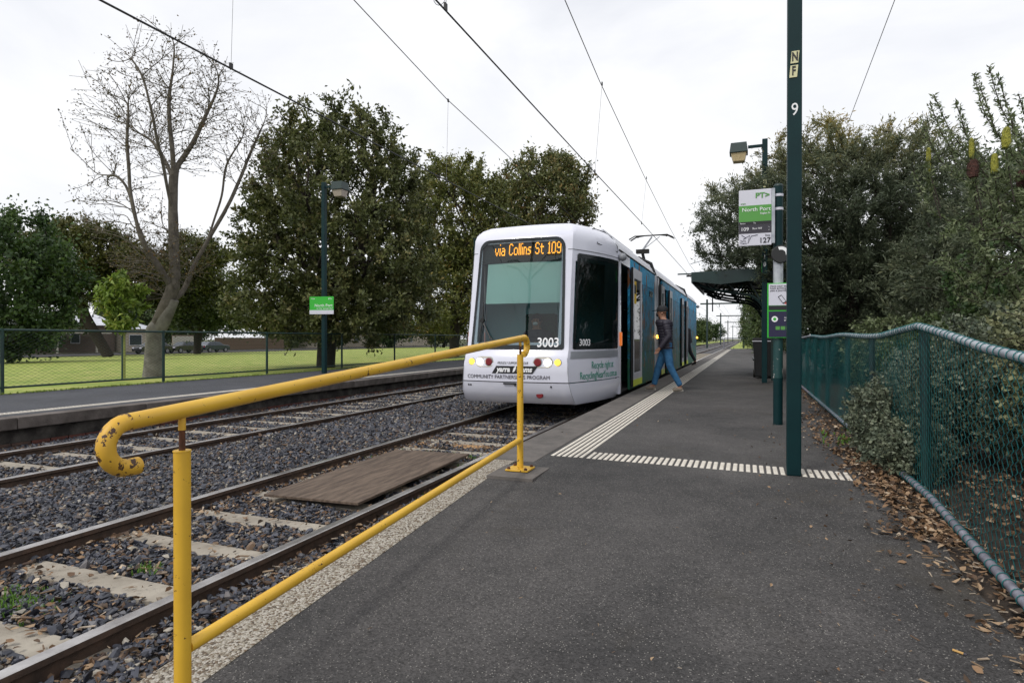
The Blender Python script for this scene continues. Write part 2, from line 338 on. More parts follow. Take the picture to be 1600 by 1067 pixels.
def text(name, body, size, m, parent, loc, rot=(R(90), 0, 0), sx=1., align='CENTER', ext=.001, shear=0., bold=0., warp=None):
    cu = bpy.data.curves.new(name, 'FONT'); cu.body = body; cu.size = size; cu.align_x = align; cu.align_y = 'CENTER'; cu.extrude = ext; cu.shear = shear; cu.offset = bold; cu.resolution_u = 3
    t = bpy.data.objects.new(name, cu); me = bpy.data.meshes.new_from_object(t); bpy.data.objects.remove(t)
    for v in me.vertices: v.co.x *= sx
    me.materials.clear(); me.materials.append(M[m])
    if warp:
        mt = Matrix.Translation(loc) @ Euler(rot).to_matrix().to_4x4()
        for v in me.vertices: v.co = warp(mt @ v.co, v.co.z)
        return link(me, name, parent)
    o = link(me, name, parent, loc); o.rotation_euler = rot
    return o

# ------------------------------------------------------------------ scattered instances (nobody could count them)
def variants(kind, n, m):
    c = bpy.data.collections.new(kind + '_shapes'); r = np.random.default_rng(3)
    for i in range(n):
        if kind == 'stone':
            bm = bmesh.new(); sc_ = (1, r.uniform(.5, .85), r.uniform(.25, .55))
            for q in range(11):
                v = r.normal(size=3); v /= np.linalg.norm(v); bm.verts.new([v[a] * .58 * sc_[a] * r.uniform(.8, 1.1) for a in range(3)])
            res = bmesh.ops.convex_hull(bm, input=bm.verts); bmesh.ops.delete(bm, geom=[v for v in bm.verts if not v.link_faces], context='VERTS')
            me = bpy.data.meshes.new(kind); bm.to_mesh(me); bm.free()
        elif kind == 'leaf':
            me = bpy.data.meshes.new(kind); c1, c2 = r.uniform(-.25, .3), r.uniform(-.2, .3); w_ = r.uniform(.25, .42)
            me.from_pydata([(-.5, 0, 0), (-.15, w_, c1), (.25, w_ * .8, c1), (.55, 0, c2), (.25, -w_ * .7, c1 * .6), (-.15, -w_, c1 * .8), (.05, 0, 0)], [], [(0, 6, 1), (6, 2, 1), (6, 3, 2), (6, 4, 3), (6, 5, 4), (0, 5, 6)])
        elif kind == 'chip':
            me = bpy.data.meshes.new(kind); a = r.uniform(.06, .16)
            me.from_pydata([(-.5, -a, 0), (.5, -a * .4, 0), (.5, a * .5, 0), (-.45, a, 0), (-.5, -a, .06), (.5, -a * .4, .09), (.5, a * .5, .1), (-.45, a, .05)], [], [(4, 5, 6, 7), (0, 1, 5, 4), (1, 2, 6, 5), (2, 3, 7, 6), (3, 0, 4, 7)])
        else:   # grass tuft
            me = bpy.data.meshes.new(kind); vs = []; fs = []
            for k in range(9):
                a = r.uniform(0, 6.28); l = r.uniform(.5, 1.); d = np.array([math.cos(a), math.sin(a)]) * r.uniform(.1, .6); o = len(vs); b = r.uniform(-.12, .12, 2); q = np.array([-math.sin(a), math.cos(a)]) * .05
                vs += [(*(b - q), 0), (*(b + q), 0), (*(b + d * .5 + q * .7), l * .7), (*(b + d * .5 - q * .7), l * .7), (*(b + d), l)]; fs += [(o, o + 1, o + 2, o + 3), (o + 3, o + 2, o + 4)]
            me.from_pydata(vs, [], fs)
        me.materials.append(M[m]); ob = bpy.data.objects.new(f'{kind}', me); c.objects.link(ob)
    return c
def scatter(name, label, P, rot, sc, coll):
    me = bpy.data.meshes.new(name); P = np.asarray(P, np.float32); me.vertices.add(len(P)); me.vertices.foreach_set('co', P.ravel())
    a = me.attributes.new('rot', 'FLOAT_VECTOR', 'POINT'); a.data.foreach_set('vector', np.asarray(rot, np.float32).ravel())
    a = me.attributes.new('scl', 'FLOAT_VECTOR', 'POINT'); a.data.foreach_set('vector', np.asarray(sc, np.float32).ravel())
    o = bpy.data.objects.new(name, me); COL.objects.link(o); o['kind'] = 'stuff'; o['label'] = label
    g = bpy.data.node_groups.new(name, 'GeometryNodeTree'); g.interface.new_socket('Geometry', in_out='INPUT', socket_type='NodeSocketGeometry'); g.interface.new_socket('Geometry', in_out='OUTPUT', socket_type='NodeSocketGeometry')
    gi = g.nodes.new('NodeGroupInput'); go = g.nodes.new('NodeGroupOutput'); ip = g.nodes.new('GeometryNodeInstanceOnPoints')
    ci = g.nodes.new('GeometryNodeCollectionInfo'); ci.inputs['Collection'].default_value = coll; ci.inputs['Separate Children'].default_value = True; ci.inputs['Reset Children'].default_value = True
    ip.inputs['Pick Instance'].default_value = True
    ar = g.nodes.new('GeometryNodeInputNamedAttribute'); ar.data_type = 'FLOAT_VECTOR'; ar.inputs['Name'].default_value = 'rot'
    as_ = g.nodes.new('GeometryNodeInputNamedAttribute'); as_.data_type = 'FLOAT_VECTOR'; as_.inputs['Name'].default_value = 'scl'
    K = g.links.new; K(gi.outputs[0], ip.inputs['Points']); K(ci.outputs[0], ip.inputs['Instance']); K(ar.outputs[0], ip.inputs['Rotation']); K(as_.outputs[0], ip.inputs['Scale']); K(ip.outputs[0], go.inputs[0])
    o.modifiers.new('scatter', 'NODES').node_group = g
    return o
def rots(n, tilt=.5): return np.stack([rng.normal(0, tilt, n), rng.normal(0, tilt, n), rng.uniform(0, 6.28, n)], 1)

# ------------------------------------------------------------------ levels of the ground
PZ = .29                        # platform top above rail head
def ramp_z(Y): return max(-.01, min(PZ, PZ + .07 * (Y - 4.38)))
T1, T2 = -3.456, -7.205         # track centres
def lawn_z(X): return .24 - .74 * min(1, max(0, (-X - 14) / 48)) ** 1.2

mb = MB(); mb.add([(-900, -300, -.9), (900, -300, -.9), (900, 2500, -.9), (-900, 2500, -.9)], [(0, 1, 2, 3)])
struct(mb.ob('ground', 'ground'), 'flat green ground reaching the horizon')
# lawn: strip mesh sloping away left
xs = [-12.66, -14, -18, -24, -32, -42, -52, -62.5]; ys = [-6, 2, 10, 20, 40, 70, 110, 160, 240]
vs = [(x, y, lawn_z(x) if x < -13 else .25) for y in ys for x in xs]; n = len(xs)
fs = [(j * n + i, j * n + i + 1, (j + 1) * n + i + 1, (j + 1) * n + i) for j in range(len(ys) - 1) for i in range(n - 1)]
struct(MB().add(vs, fs).ob('lawn', 'lawn', smooth=True), 'mown park lawn behind the far platform fence')
mb = MB(); mb.box(-74, -63.0, -6, 240, -.9, -.52); struct(mb.ob('street', 'road'), 'street along the far side of the park lawn')
mb = MB(); mb.box(-62.98, -62.6, -6, 240, -.9, -.42); mb.box(-74.4, -74.02, -6, 240, -.9, -.42); struct(mb.ob('kerb', 'coping_old'), 'low kerbs of the street beyond the lawn')
mb = MB(); mb.box(-130, -74.42, -6, 240, -.9, -.44); struct(mb.ob('yards', 'ground'), 'front yards of the houses beyond the street')
# track bed
mb = MB(); mb.add([(-8.72, -3, -.135), (-2.0, -3, -.135), (-2.0, 400, -.135), (-8.72, 400, -.135)], [(0, 1, 2, 3)])
struct(mb.ob('track_bed', 'ballast_ground'), 'bed of dark crushed rock under both tracks')
mb = MB(); gx = [.74, 1.1, 1.8, 4, 40]; gy = [-3, -1, 0, 1, 2, 3, 4, 4.5, 5, 8, 20, 80, 400]
mb.add([(x, y, max(-.01, min(PZ, PZ + .07 * (y - 4.38))) + (-.016, -.008, .0, -.03, -.05)[k]) for y in gy for k, x in enumerate(gx)], [(a * 5 + b, a * 5 + b + 1, a * 5 + 6 + b, a * 5 + 5 + b) for a in range(len(gy) - 1) for b in range(4)])
struct(mb.ob('garden_bed', 'soil'), 'dark soil bed along the chain link fence')
# beyond platform ends: gravel path and grass
mb = MB(); mb.add([(-2.0, 65, .0), (.85, 65, .0), (.85, 400, .0), (-2.0, 400, .0)], [(0, 1, 2, 3)])
struct(mb.ob('verge', 'lawn'), 'grass verge past the end of the near platform')
mb = MB(); mb.add([(-12.66, 66, .1), (-8.72, 66, .1), (-8.72, 400, .1), (-12.66, 400, .1)], [(0, 1, 2, 3)]); struct(mb.ob('verge', 'lawn'), 'grass verge past the end of the far platform')

# near platform and ramp
Yst = [-3, -.2, 0, .5, 1.5, 2.5, 3.5, 4.2, 4.38, 4.7, 8, 14, 30, 65]
mb = MB(); xr = lambda Y: float(np.interp(Y, [0, 3, 4.2, 5.5, 7, 12], [.99, .96, .86, .80, .88, .97])) + .03 * math.sin(Y * 2.1) + .03 * math.sin(Y * 5.3)
Yd = [-3 + .25 * i for i in range(60)] + [12 + 3 * i for i in range(18)] + [65]
vs = [];
for Y in Yd:
    xl = -1.78 if Y < 4.7 else -1.62
    for x in (xl, -.8, 0, xr(Y)): vs.append((x, Y, ramp_z(Y)))
    vs.append((xr(Y) + .01, Y, ramp_z(Y) - .08))
n = 5
mb.add(vs, [(j * n + i, j * n + i + 1, (j + 1) * n + i + 1, (j + 1) * n + i) for j in range(len(Yd) - 1) for i in range(n - 1)])
plat = struct(mb.ob('platform', 'asphalt'), 'near tram platform of speckled asphalt ramping down to the camera')
# exposed aggregate edging on ramp
mb = MB(); vs = []
Ye = [-3, -.1, .5, 1.5, 2.5, 3.5, 4.2, 4.38, 4.7]
for Y in Ye: vs += [(-2.0, Y, -.3), (-2.0, Y, ramp_z(Y) + .002), (-1.78, Y, ramp_z(Y) + .003), (-1.78, Y, -.3)]
mb.add(vs, [(j * 4 + i, j * 4 + i + 1, j * 4 + 4 + i + 1, j * 4 + 4 + i) for j in range(len(Ye) - 1) for i in range(3)]); mb.ob('aggregate_edging', 'pebble', plat)
# coping slabs
y = 4.705; k = 0
slab = None
while y < 64:
    ln = 1.8
    if slab is None:
        slab = MB().box(-2.035, -1.625, .004, ln - .004, PZ - .11, PZ + .003).ob('coping_slab', 'coping', plat, (0, y, 0), bevel=.006)
    else:
        c = slab.copy(); COL.objects.link(c); c.location = (0, y, random.uniform(-.002, .002))
    y += ln
mb = MB().box(-2.0, -1.66, 4.7, 65, -.3, PZ - .111); mb.ob('platform_wall', 'side_concrete', plat)
# tactile paving: cross strip (skewed slightly as in the photo) and edge strip
stud = None
def stud_mesh(n, ln):
    mb = MB()
    for i in range(n):
        a = i * ln / n + .006; b = (i + 1) * ln / n - .006
        mb.add([(-.016, a, 0), (.016, a, 0), (.016, b, 0), (-.016, b, 0), (-.011, a + .006, .005), (.011, a + .006, .005), (.011, b - .006, .005), (-.011, b - .006, .005)],
               [(4, 5, 6, 7), (0, 1, 5, 4), (1, 2, 6, 5), (2, 3, 7, 6), (3, 0, 4, 7)])
    return mb
i = 0; x = -1.245
while x < .70:
    if not (.27 < x < .39):
        Y0 = 5.03 - (x + 1.56) * .06
        if stud is None: stud = stud_mesh(6, .29).ob('tactile_strip', 'tactile', plat, (x, Y0, PZ + .002))
        else:
            c = stud.copy(); COL.objects.link(c); c.location = (x, Y0, PZ + .002)
        o = stud if i == 0 else c
        o.rotation_euler = (0, 0, R(random.uniform(-.5, .5)))
    x += .0485; i += 1
long = None
y = 5.02
while y < 64:
    for q in range(6):
        xq = -1.562 + q * .0505
        if y < 14:
            if long is None: long = stud_mesh(6, .298).ob('tactile_bar', 'tactile', plat, (xq, y, PZ + .002))
            else:
                c = long.copy(); COL.objects.link(c); c.location = (xq, y, PZ + .002)
    y += .3
mb = MB()
for q in range(6): mb.box(-1.562 + q * .0505 - .014, -1.562 + q * .0505 + .014, 14.03, 60, PZ + .002, PZ + .007)
mb.ob('tactile_run', 'tactile', plat, kind='stuff')
MB().box(-1.79, -1.43, 4.12, 4.54, PZ - .05, PZ + .004).ob('concrete_pad', 'coping', plat)

# far platform
fp = struct(MB().box(-12.65, -9.0, -4, 66, -.3, PZ).ob('platform', 'asphalt_far'), 'far tram platform across the tracks with brick side wall')
fs_ = MB().box(-8.985, -8.73, .005, 1.795, PZ - .15, PZ + .003).ob('coping_slab', 'coping_old', fp, (0, -4, 0), bevel=.01)
for k in range(1, 38):
    c = fs_.copy(); COL.objects.link(c); c.location = (random.uniform(-.006, .006), -4 + k * 1.8, random.uniform(-.003, .003))
MB().box(-8.98, -8.80, -4, 66, -.04, PZ - .151).ob('beam', 'side_concrete', fp)
mb = MB()
MB().box(-8.98, -8.83, -4, 66, -.3, -.041).ob('wall_backing', 'mortar', fp)
for q in range(2): mb = MB()
bm_ = {}
for row in range(2):
    z0 = -.125 + row * .042 * 1.0 - .0
for row in range(2):
    z0 = -.128 + row * .044
    y = 3.2 + (.12 if row else 0)
    while y < 16:
        mname = random.choice(['brick', 'brick', 'brick_dark'])
        if mname not in bm_: o = bm_[mname] = MB().box(-8.835, -8.80, 0, .225, 0, .040).ob('brick', mname, fp, bevel=.004)
        else: o = bm_[mname].copy(); COL.objects.link(o)
        o.location = (random.uniform(-.004, .006), y, z0); y += .236
mb = MB(); y = 16
while y < 60:
    for row in range(2): mb.box(-8.835, -8.80, y, y + .225, -.128 + row * .044, -.088 + row * .044)
    y += .236
mb.ob('brick_courses', 'brick_dark', fp, kind='stuff')
mb = MB(); y = -2
while y < 60:
    mb.box(-9.24, -9.19, y, y + .05, PZ + .002, PZ + .006); mb.box(-9.32, -9.27, y, y + .035, PZ + .002, PZ + .006); mb.box(-9.40, -9.35, y, y + .035, PZ + .002, PZ + .006); y += .05
mb.ob('tactile_run', 'tactile', fp, kind='stuff')

# ------------------------------------------------------------------ railway tracks
def track(cx, label, ysl, n_parts):
    t = thing('railway_track', label, 'railway track', (cx, 0, -.15))
    prof = [(-.065, 0), (.065, 0), (.065, .012), (.012, .03), (.012, .105), (.035, .118), (.035, .146), (.028, .15), (-.028, .15), (-.035, .146), (-.035, .118), (-.012, .105), (-.012, .03), (-.065, .012)]
    for sx in (-1, 1):
        mb = MB().prism(prof, -3, 400, 'y', 0); n = len(prof)
        mb.m[6] = mb.m[7] = mb.m[8] = 1
        r_ = mb.ob('rail', ['rail_side', 'rail_top'], t); r_.location = (sx * .7525, 0, 0)
    sl = None; clip = None
    mbs = MB()
    for i, y in enumerate(ysl):
        if i < n_parts:
            if sl is None:
                sl = MB().box(-1.2, 1.2, -.095, .095, -.1, .056).ob('sleeper', 'sleeper', t, bevel=.008); o = sl
            else: o = sl.copy(); COL.objects.link(o)
            o.location = (random.uniform(-.04, .04), y, random.uniform(-.004, .004)); o.rotation_euler = (0, 0, R(random.uniform(-.7, .7)))
            if y < 9:
                for sx in (-1, 1):
                    for s2 in (-1, 1):
                        if clip is None:
                            clip = MB().tube([(0, -.05, .03), (.03, -.03, .055), (.055, 0, .06), (.03, .03, .055), (.005, .045, .04), (-.03, .03, .035)], .009, 6).ob('rail_clip', 'rail_side', t, smooth=True); c = clip
                        else: c = clip.copy(); COL.objects.link(c)
                        c.location = (sx * .7525 + s2 * .06, y, .02); c.rotation_euler = (0, 0, 0 if s2 > 0 else math.pi)
        else: mbs.box(-1.2, 1.2, y - .095, y + .095, -.1, .045)
    mbs.ob('distant_sleepers', 'sleeper', t, kind='stuff')
    return t
S1 = [-.06 + .62 * k for k in range(7)] + [4.28 + .62 * k for k in range(90)]
S2 = [1.1 + .62 * k + .1 for k in range(95)]
t1 = track(T1, 'near tram track with polished rails, board between them and tram standing on it', S1, 24)
for ch in t1.children:
    if ch.name.startswith('sleeper') and abs(ch.location.y - 6.76) < .3: pass
MB().box(-.62, .62, 7.16 - .08, 7.16 + .08, -.06, .058).ob('timber_sleeper', 'sleeper_timber', t1, label='fresh orange timber sleeper')
track(T2, 'far tram track, empty, beside the brick walled platform', S2, 26)
# scattered ballast
def zone(n_per, x0, x1, y0, y1): k = int(n_per * (x1 - x0) * (y1 - y0)); return np.stack([rng.uniform(x0, x1, k), rng.uniform(y0, y1, k), np.zeros(k)], 1)
P = np.concatenate([zone(2100, -5.6, -2.0, .3, 5), zone(1300, -8.75, -5.6, 1.5, 6), zone(1250, -5.6, -2.0, 5, 9), zone(800, -8.75, -2.0, 9, 14), zone(900, -8.75, -5.6, 6, 9), zone(380, -8.75, -2.05, 14, 26)])
d = np.hypot(P[:, 0], P[:, 1])
rr = np.zeros(len(P), bool)
for cx in (T1, T2):
    for sx in (-1, 1): rr |= np.abs(P[:, 0] - (cx + sx * .7525)) < .055
sl_m = np.zeros(len(P), bool)
for cx, S in ((T1, S1), (T2, S2)):
    S_ = np.array([q for q in S if q < 27]); near = np.min(np.abs(P[:, 1][:, None] - S_[None]), 1)
    sl_m |= (np.abs(P[:, 0] - cx) < .66) & (near < .092 + rng.normal(0, .010, len(P)))
board = (P[:, 0] > -3.86) & (P[:, 0] < -2.95) & (P[:, 1] > 4.12) & (P[:, 1] < 6.2)
keep = ~(rr | sl_m | board); P = P[keep]; d = d[keep]
outs = np.minimum(np.abs(P[:, 0] - T1), np.abs(P[:, 0] - T2)) > .64
P[:, 2] = -.096 + np.where(outs, .010, 0) + rng.normal(0, .008, len(P)) + .018 * np.sin(P[:, 0] * 7 + P[:, 1] * 3) * .6
P[:, 2] += np.where((P[:, 0] > -6.3) & (P[:, 0] < -4.4), .03, 0)
s = rng.gamma(9, .0042, len(P)) * np.where(d > 9, 1.25, 1.0) * np.where(d > 14, 1.25, 1.); s = np.clip(s, .018, .085)
scatter('ballast', 'blue grey crushed rock ballast around the rails', P, rots(len(P), .5), np.stack([s, s, s], 1), variants('stone', 14, 'stone'))
# leaves over ballast
leafc = variants('leaf', 10, 'dead_leaf'); chipc = variants('chip', 8, 'twig')
P = np.concatenate([zone(330, -2.66, -2.0, .3, 8), zone(90, -4.0, -2.8, .8, 9), zone(320, -4.17, -3.9, 1, 8), zone(60, -6.4, -4.3, 2, 12), zone(60, -8.7, -8.0, 2, 20), zone(30, -7.9, -6.5, 3, 14)])
P[:, 2] = -.083 + rng.uniform(0, .02, len(P)); s = rng.uniform(.018, .05, len(P))
bd = (P[:, 0] > -3.9) & (P[:, 0] < -2.9) & (P[:, 1] > 4.1) & (P[:, 1] < 6.25); P = P[~bd]; s = s[~bd]
scatter('fallen_leaves', 'dry brown leaves lying on the ballast between the rails', P, rots(len(P), .35), np.stack([s, s, s], 1), leafc)
# leaf litter by the right fence
def litter(n, cx, sx, y0, y1, clampx=None):
    y = rng.uniform(y0, y1, n); x = cx + rng.normal(0, sx, n); return np.stack([x, y, np.array([ramp_z(q) for q in y]) + .006 + rng.uniform(0, .025, n)], 1)
P = np.concatenate([litter(330, 1.03, .09, 1.2, 4.0), litter(1500, .90, .09, 3.7, 6.2), litter(420, .8, .14, 6.0, 9), litter(3200, 1.7, .45, 1., 8), litter(130, .62, .3, 1.5, 7), litter(55, -.3, .9, 1.5, 9), litter(300, .95, .08, 8, 15)])
s = np.where(P[:, 0] < .6, rng.uniform(.01, .026, len(P)), rng.uniform(.016, .048, len(P)))
scatter('leaf_litter', 'drift of orange brown leaves along the foot of the fence', P, rots(len(P), .4), np.stack([s, s, s], 1), leafc)
P = np.concatenate([litter(700, 1.03, .09, 1.2, 4.4), litter(60, .6, .25, 1.5, 5), litter(60, -.2, .8, 1.3, 6)]); s = np.where(P[:, 0] < .55, .4, 1) * rng.uniform(.016, .05, len(P)); P[:, 2] -= .004
scatter('bark_chips', 'pale bark chips and twigs scattered on the asphalt edge', P, np.stack([np.zeros(len(P)), rng.normal(0, .1, len(P)), rng.uniform(0, 6.28, len(P))], 1), np.stack([s, s, s], 1), chipc)
P = np.concatenate([zone(130, -2.66, -2.0, .5, 8), zone(50, -4.1, -2.8, 1, 8)]); P[:, 2] = -.083 + rng.uniform(0, .015, len(P)); s = rng.uniform(.02, .07, len(P))
scatter('bark_chips', 'pale twigs and chips among the ballast', P, rots(len(P), .2), np.stack([s, s, s], 1), chipc)
# weeds
M['weed'] = mat('weed_green', (.09, .22, .02), .7, (.14, .27, .03), 20.)
M['turf_blade'] = mat('turf_blade', (.16, .24, .03), .8, (.25, .30, .06), 2.)
tuft = variants('tuft', 6, 'weed')
Wp = [(-3.62, 2.02, .16, 150), (-3.35, 2.62, .06, 36), (-3.52, 6.42, .18, 110), (-3.9, 6.1, .1, 60), (-2.5, 4.75, .11, 120), (-2.83, 6.0, .06, 60), (-3.1, 6.45, .1, 40), (-5.4, 4.2, .18, 50), (-4.7, 2.6, .1, 20), (-7.5, 3.8, .12, 40)]
P = np.concatenate([np.stack([rng.normal(a, r_, n), rng.normal(b, r_ * .6, n), np.full(n, -.095)], 1) for a, b, r_, n in Wp]); s = rng.uniform(.02, .045, len(P))
scatter('weeds', 'bright green weeds growing in the ballast', P, rots(len(P), .2), np.stack([s, s, s], 1), tuft)
turf = variants('turf', 6, 'turf_blade')
P = np.concatenate([zone(420, -13.0, -12.45, 4, 16), zone(190, -13.0, -12.5, 16, 30)]); P[:, 2] = np.where(P[:, 0] < -12.62, .235, PZ - .01); s = rng.uniform(.03, .065, len(P))
scatter('grass', 'short tufts of grass along the far fence', P, rots(len(P), .2), np.stack([s * 1.4, s * 1.4, s], 1), turf)
P = np.stack([rng.uniform(.68, 1.05, 30), rng.uniform(6.3, 7.6, 30), np.full(30, PZ)], 1); s = rng.uniform(.03, .07, 30)
scatter('weeds', 'green weed tuft at the platform edge under the fence', P, rots(30, .3), np.stack([s, s, s], 1), tuft)
# board between the rails
mb = MB().box(-.475, .475, -1.08, 1.08, 0, .022)
o = mb.ob('crossing_board', 'plywood', loc=(-3.39, 5.17, -.035), bevel=.003); o.rotation_euler = (R(.3), R(-.8), R(.8)); tag(o, 'large weathered brown board lying between the near rails', 'board')

cb = MB().tube([(-.022, 0, 0), (.012, 0, 0)], .0042, 8).ob('cigarette_butt', mat('filter_tan', (.5, .3, .1), .8), loc=(.72, 2.62, ramp_z(2.62) + .006)); cb.rotation_euler = (0, 0, R(-35)); tag(cb, 'tan cigarette butt lying on the asphalt near the fence', 'cigarette butt')
MB().tube([(.012, 0, 0), (.022, 0, .0)], .0040, 8).ob('burnt_end', 'txt_grey', cb)

# ------------------------------------------------------------------ yellow handrail
HX = -1.62
hr = thing('handrail', 'yellow painted steel handrail with rusty curled ends beside the ramp', 'handrail', (HX, 1.38, .08))
def hpt(Y, z): return (0, Y - 1.38, z - .08)
topz = lambda Y: 1.081 + (1.302 - 1.081) / (4.38 - 1.38) * (Y - 1.38)
pts = [hpt(1.205, topz(1.205)), hpt(2.5, topz(2.5)), hpt(3.5, topz(3.5)), hpt(4.38, topz(4.38)), hpt(4.47, topz(4.47))]
MB().tube(pts, .0245, 20).ob('top_rail', 'yellow', hr, smooth=True)
def curl(Y, dirn, extra):
    zc = topz(Y) - .064; out = []
    for k in range(13):
        a = R(90 - k * 15) if dirn > 0 else R(90 + k * 15)
        out.append(hpt(Y + .064 * math.cos(a), zc + .064 * math.sin(a)))
    out.append(hpt(Y - dirn * extra, zc - .064))
    return out
c_ = curl(1.205, -1, .03)
MB().tube(c_, .0248, 20).ob('curled_end', 'yellow_worn', hr, smooth=True, label='scratched and rusty curled end')
MB().tube(curl(4.47, 1, .03), .0248, 20).ob('curled_end', 'yellow', hr, smooth=True)
def post(Y, gz):
    tz = topz(Y)
    MB().tube([hpt(Y, gz), hpt(Y, tz - .125)], .0245, 20).tube([hpt(Y, tz - .126), hpt(Y, tz - .122)], .026, 20).ob('post', 'yellow', hr, smooth=True)
    MB().tube([hpt(Y, tz - .125), hpt(Y, tz - .02)], .0095, 12).ob('rail_pin', 'rust', hr, smooth=True); MB().tube([hpt(Y, tz - .06), hpt(Y, tz - .02)], .011, 12).ob('pin_collar', 'yellow_worn', hr, smooth=True)
post(1.38, -.05); post(4.38, PZ)
MB().tube([hpt(1.40, .345), hpt(4.37, .525)], .0215, 20).ob('lower_rail', 'yellow', hr, smooth=True)
b = MB().box(-.09, .09, -.09, .09, 0, .012).ob('base_plate', 'yellow', hr, hpt(4.38, PZ + .008), bevel=.002)
for a in (-1, 1):
    for q in (-1, 1): MB().lathe([(.013, 0), (.013, .012), (.006, .016)], (a * .068, q * .068, .012), 6).ob('bolt', 'rust', b)

# ------------------------------------------------------------------ poles, lamps, signs
def sqpole(t, w_, h_, m='green_steel', name='pole'):
    return MB().box(-w_ / 2, w_ / 2, -w_ / 2, w_ / 2, 0, h_).ob(name, m, t, bevel=.008)
mp_ = thing('catenary_pole', 'tall square dark green pole standing on the platform tactile strip, marked NF 9', 'pole', (.33, 4.97, PZ))
sqpole(mp_, .098, 8.4); MB().box(-.052, .052, -.052, .052, 8.4, 8.43).ob('pole_cap', 'green_steel', mp_)
for body, z, dx in (('N', 3.365, .0), ('F', 3.262, -.008)):
    pl = MB().prism([(-.03, -.044), (.022, -.044), (.03, .044), (-.022, .044)], -.0545, -.0505, 'y').ob('letter_plate', 'plate', mp_, (dx, 0, z - PZ))
    text('lettering', body, .09, 'txt_black', pl, (0, -.056, 0), sx=.62, bold=.003)
text('pole_number', '9', .13, 'txt_white', mp_, (.0, -.0505, 2.98 - PZ), sx=.8)
MB().tube([(0, -.02, 7.9), (-3.7, -.02, 8.0)], .03, 8).ob('bracket_arm', 'green_steel', mp_)

def lamp(loc, side, label, h_=5.56, name='street_lamp'):
    t = thing(name, label, 'street lamp', loc, 0, 'green lamp posts on the platforms')
    sqpole(t, .115, h_)
    MB().box(min(0, side * .36), max(0, side * .36), -.025, .025, h_ - .17, h_ - .11).ob('lamp_arm', 'green_steel', t)
    x0 = side * .56
    hd = MB().add([(x0 - .2, -.19, h_ - .28), (x0 + .2, -.19, h_ - .28), (x0 + .2, .19, h_ - .28), (x0 - .2, .19, h_ - .28), (x0 - .17, -.16, h_ - .05), (x0 + .17, -.16, h_ - .05), (x0 + .17, .16, h_ - .05), (x0 - .17, .16, h_ - .05)],
                  [(0, 3, 2, 1), (4, 5, 6, 7), (0, 1, 5, 4), (1, 2, 6, 5), (2, 3, 7, 6), (3, 0, 4, 7)]).ob('lamp_hood', 'green_dark', t, bevel=.01)
    MB().add([(x0 - .17, -.16, h_ - .282), (x0 + .17, -.16, h_ - .282), (x0 + .17, .16, h_ - .282), (x0 - .17, .16, h_ - .282), (x0 - .12, -.11, h_ - .47), (x0 + .13, -.11, h_ - .47), (x0 + .13, .11, h_ - .47), (x0 - .12, .11, h_ - .47)],
             [(0, 1, 2, 3), (4, 7, 6, 5), (0, 4, 5, 1), (1, 5, 6, 2), (2, 6, 7, 3), (3, 7, 4, 0)]).ob('lamp_lens', 'lampglass' if side < 0 else 'lampglass_clear', t, bevel=.01)
    return t
lp = lamp((.39, 15.05, PZ), -1, 'green square lamp post with amber lantern beside the shelter')
pl = MB().box(-.035, .035, -.062, -.058, 4.45, 4.62).ob('letter_plate', 'plate', lp); text('lettering', 'N', .13, 'txt_black', pl, (0, -.064, 4.535), sx=.6)
text('pole_number', '1', .15, 'txt_white', lp, (0, -.06, 2.86), sx=.7); text('pole_number', '0', .15, 'txt_white', lp, (0, -.06, 2.70), sx=.7)
ll = lamp((-11.5, 14.6, PZ), 1, 'green lamp post on the far platform carrying a station sign')
lamp((-11.5, 25.2, PZ), 1, 'green lamp post half hidden behind the left edge of the tram')
sg = thing('station_sign', 'small bright green and white station name sign on the far lamp post', 'sign', (-11.5, 14.5, 2.2))
MB().box(-.37, .37, -.03, -.015, -.07, .32).ob('sign_panel', 'sign_bright', sg); MB().box(-.37, .37, -.034, -.0145, -.19, -.072).ob('sign_band', 'sign_white', sg)
text('lettering', 'North Port', .12, 'txt_white', sg, (.34, -.033, .06), align='RIGHT'); text('small_lettering', 'to City via Light Rail', .06, 'txt_white', sg, (.34, -.033, -.025), align='RIGHT')
text('small_lettering', 'tram', .06, 'txt_white', sg, (-.26, -.033, .26)); text('small_lettering', 'PT>', .07, 'txt_white', sg, (.27, -.033, .25))
sg.rotation_euler = (0, 0, R(12))
# flag-sign post
sp = thing('sign_post', 'round green post with silver sleeve holding the tram stop signs', 'post', (.35, 7.82, PZ))
MB().tube([(0, 0, 0), (0, 0, 2.80)], .053, 18).ob('post_tube', 'green_steel', sp, smooth=True)
MB().lathe([(.055, 0), (.055, .012), (.04, .03), (.0, .034)], (0, 0, 2.80), 18).ob('post_cap', 'green_dark', sp, smooth=True)
MB().tube([(0, 0, 1.66), (0, 0, 1.94)], .0555, 18).ob('silver_sleeve', 'galv', sp, smooth=True)
for z in (2.68, 2.52): MB().tube([(0, 0, z), (0, 0, z + .03)], .0565, 18).ob('strap', 'sign_white', sp, smooth=True); MB().box(-.1, -.05, -.012, .012, z, z + .025).ob('strap_clamp', 'galv', sp)
M['scuff'] = mat('scuffed_green', (.008, .05, .05), .5, chips=.78, chip_col=(.4, .38, .36), chip_s=14.)
MB().tube([(0, 0, .55), (0, 0, 1.05)], .0538, 18, cap=False).ob('scuffed_sleeve', 'scuff', sp, smooth=True)
fg = thing('tram_stop_sign', 'white green and charcoal tram stop flag sign reading North Port 127', 'sign', (.095, 7.74, 2.73))
MB().box(-.18, .18, .0, .012, -.33, .33).ob('sign_panel', 'sign_white', fg, bevel=.006); MB().box(.18, .215, -.006, .02, -.31, .33).ob('sign_frame', 'galv', fg)
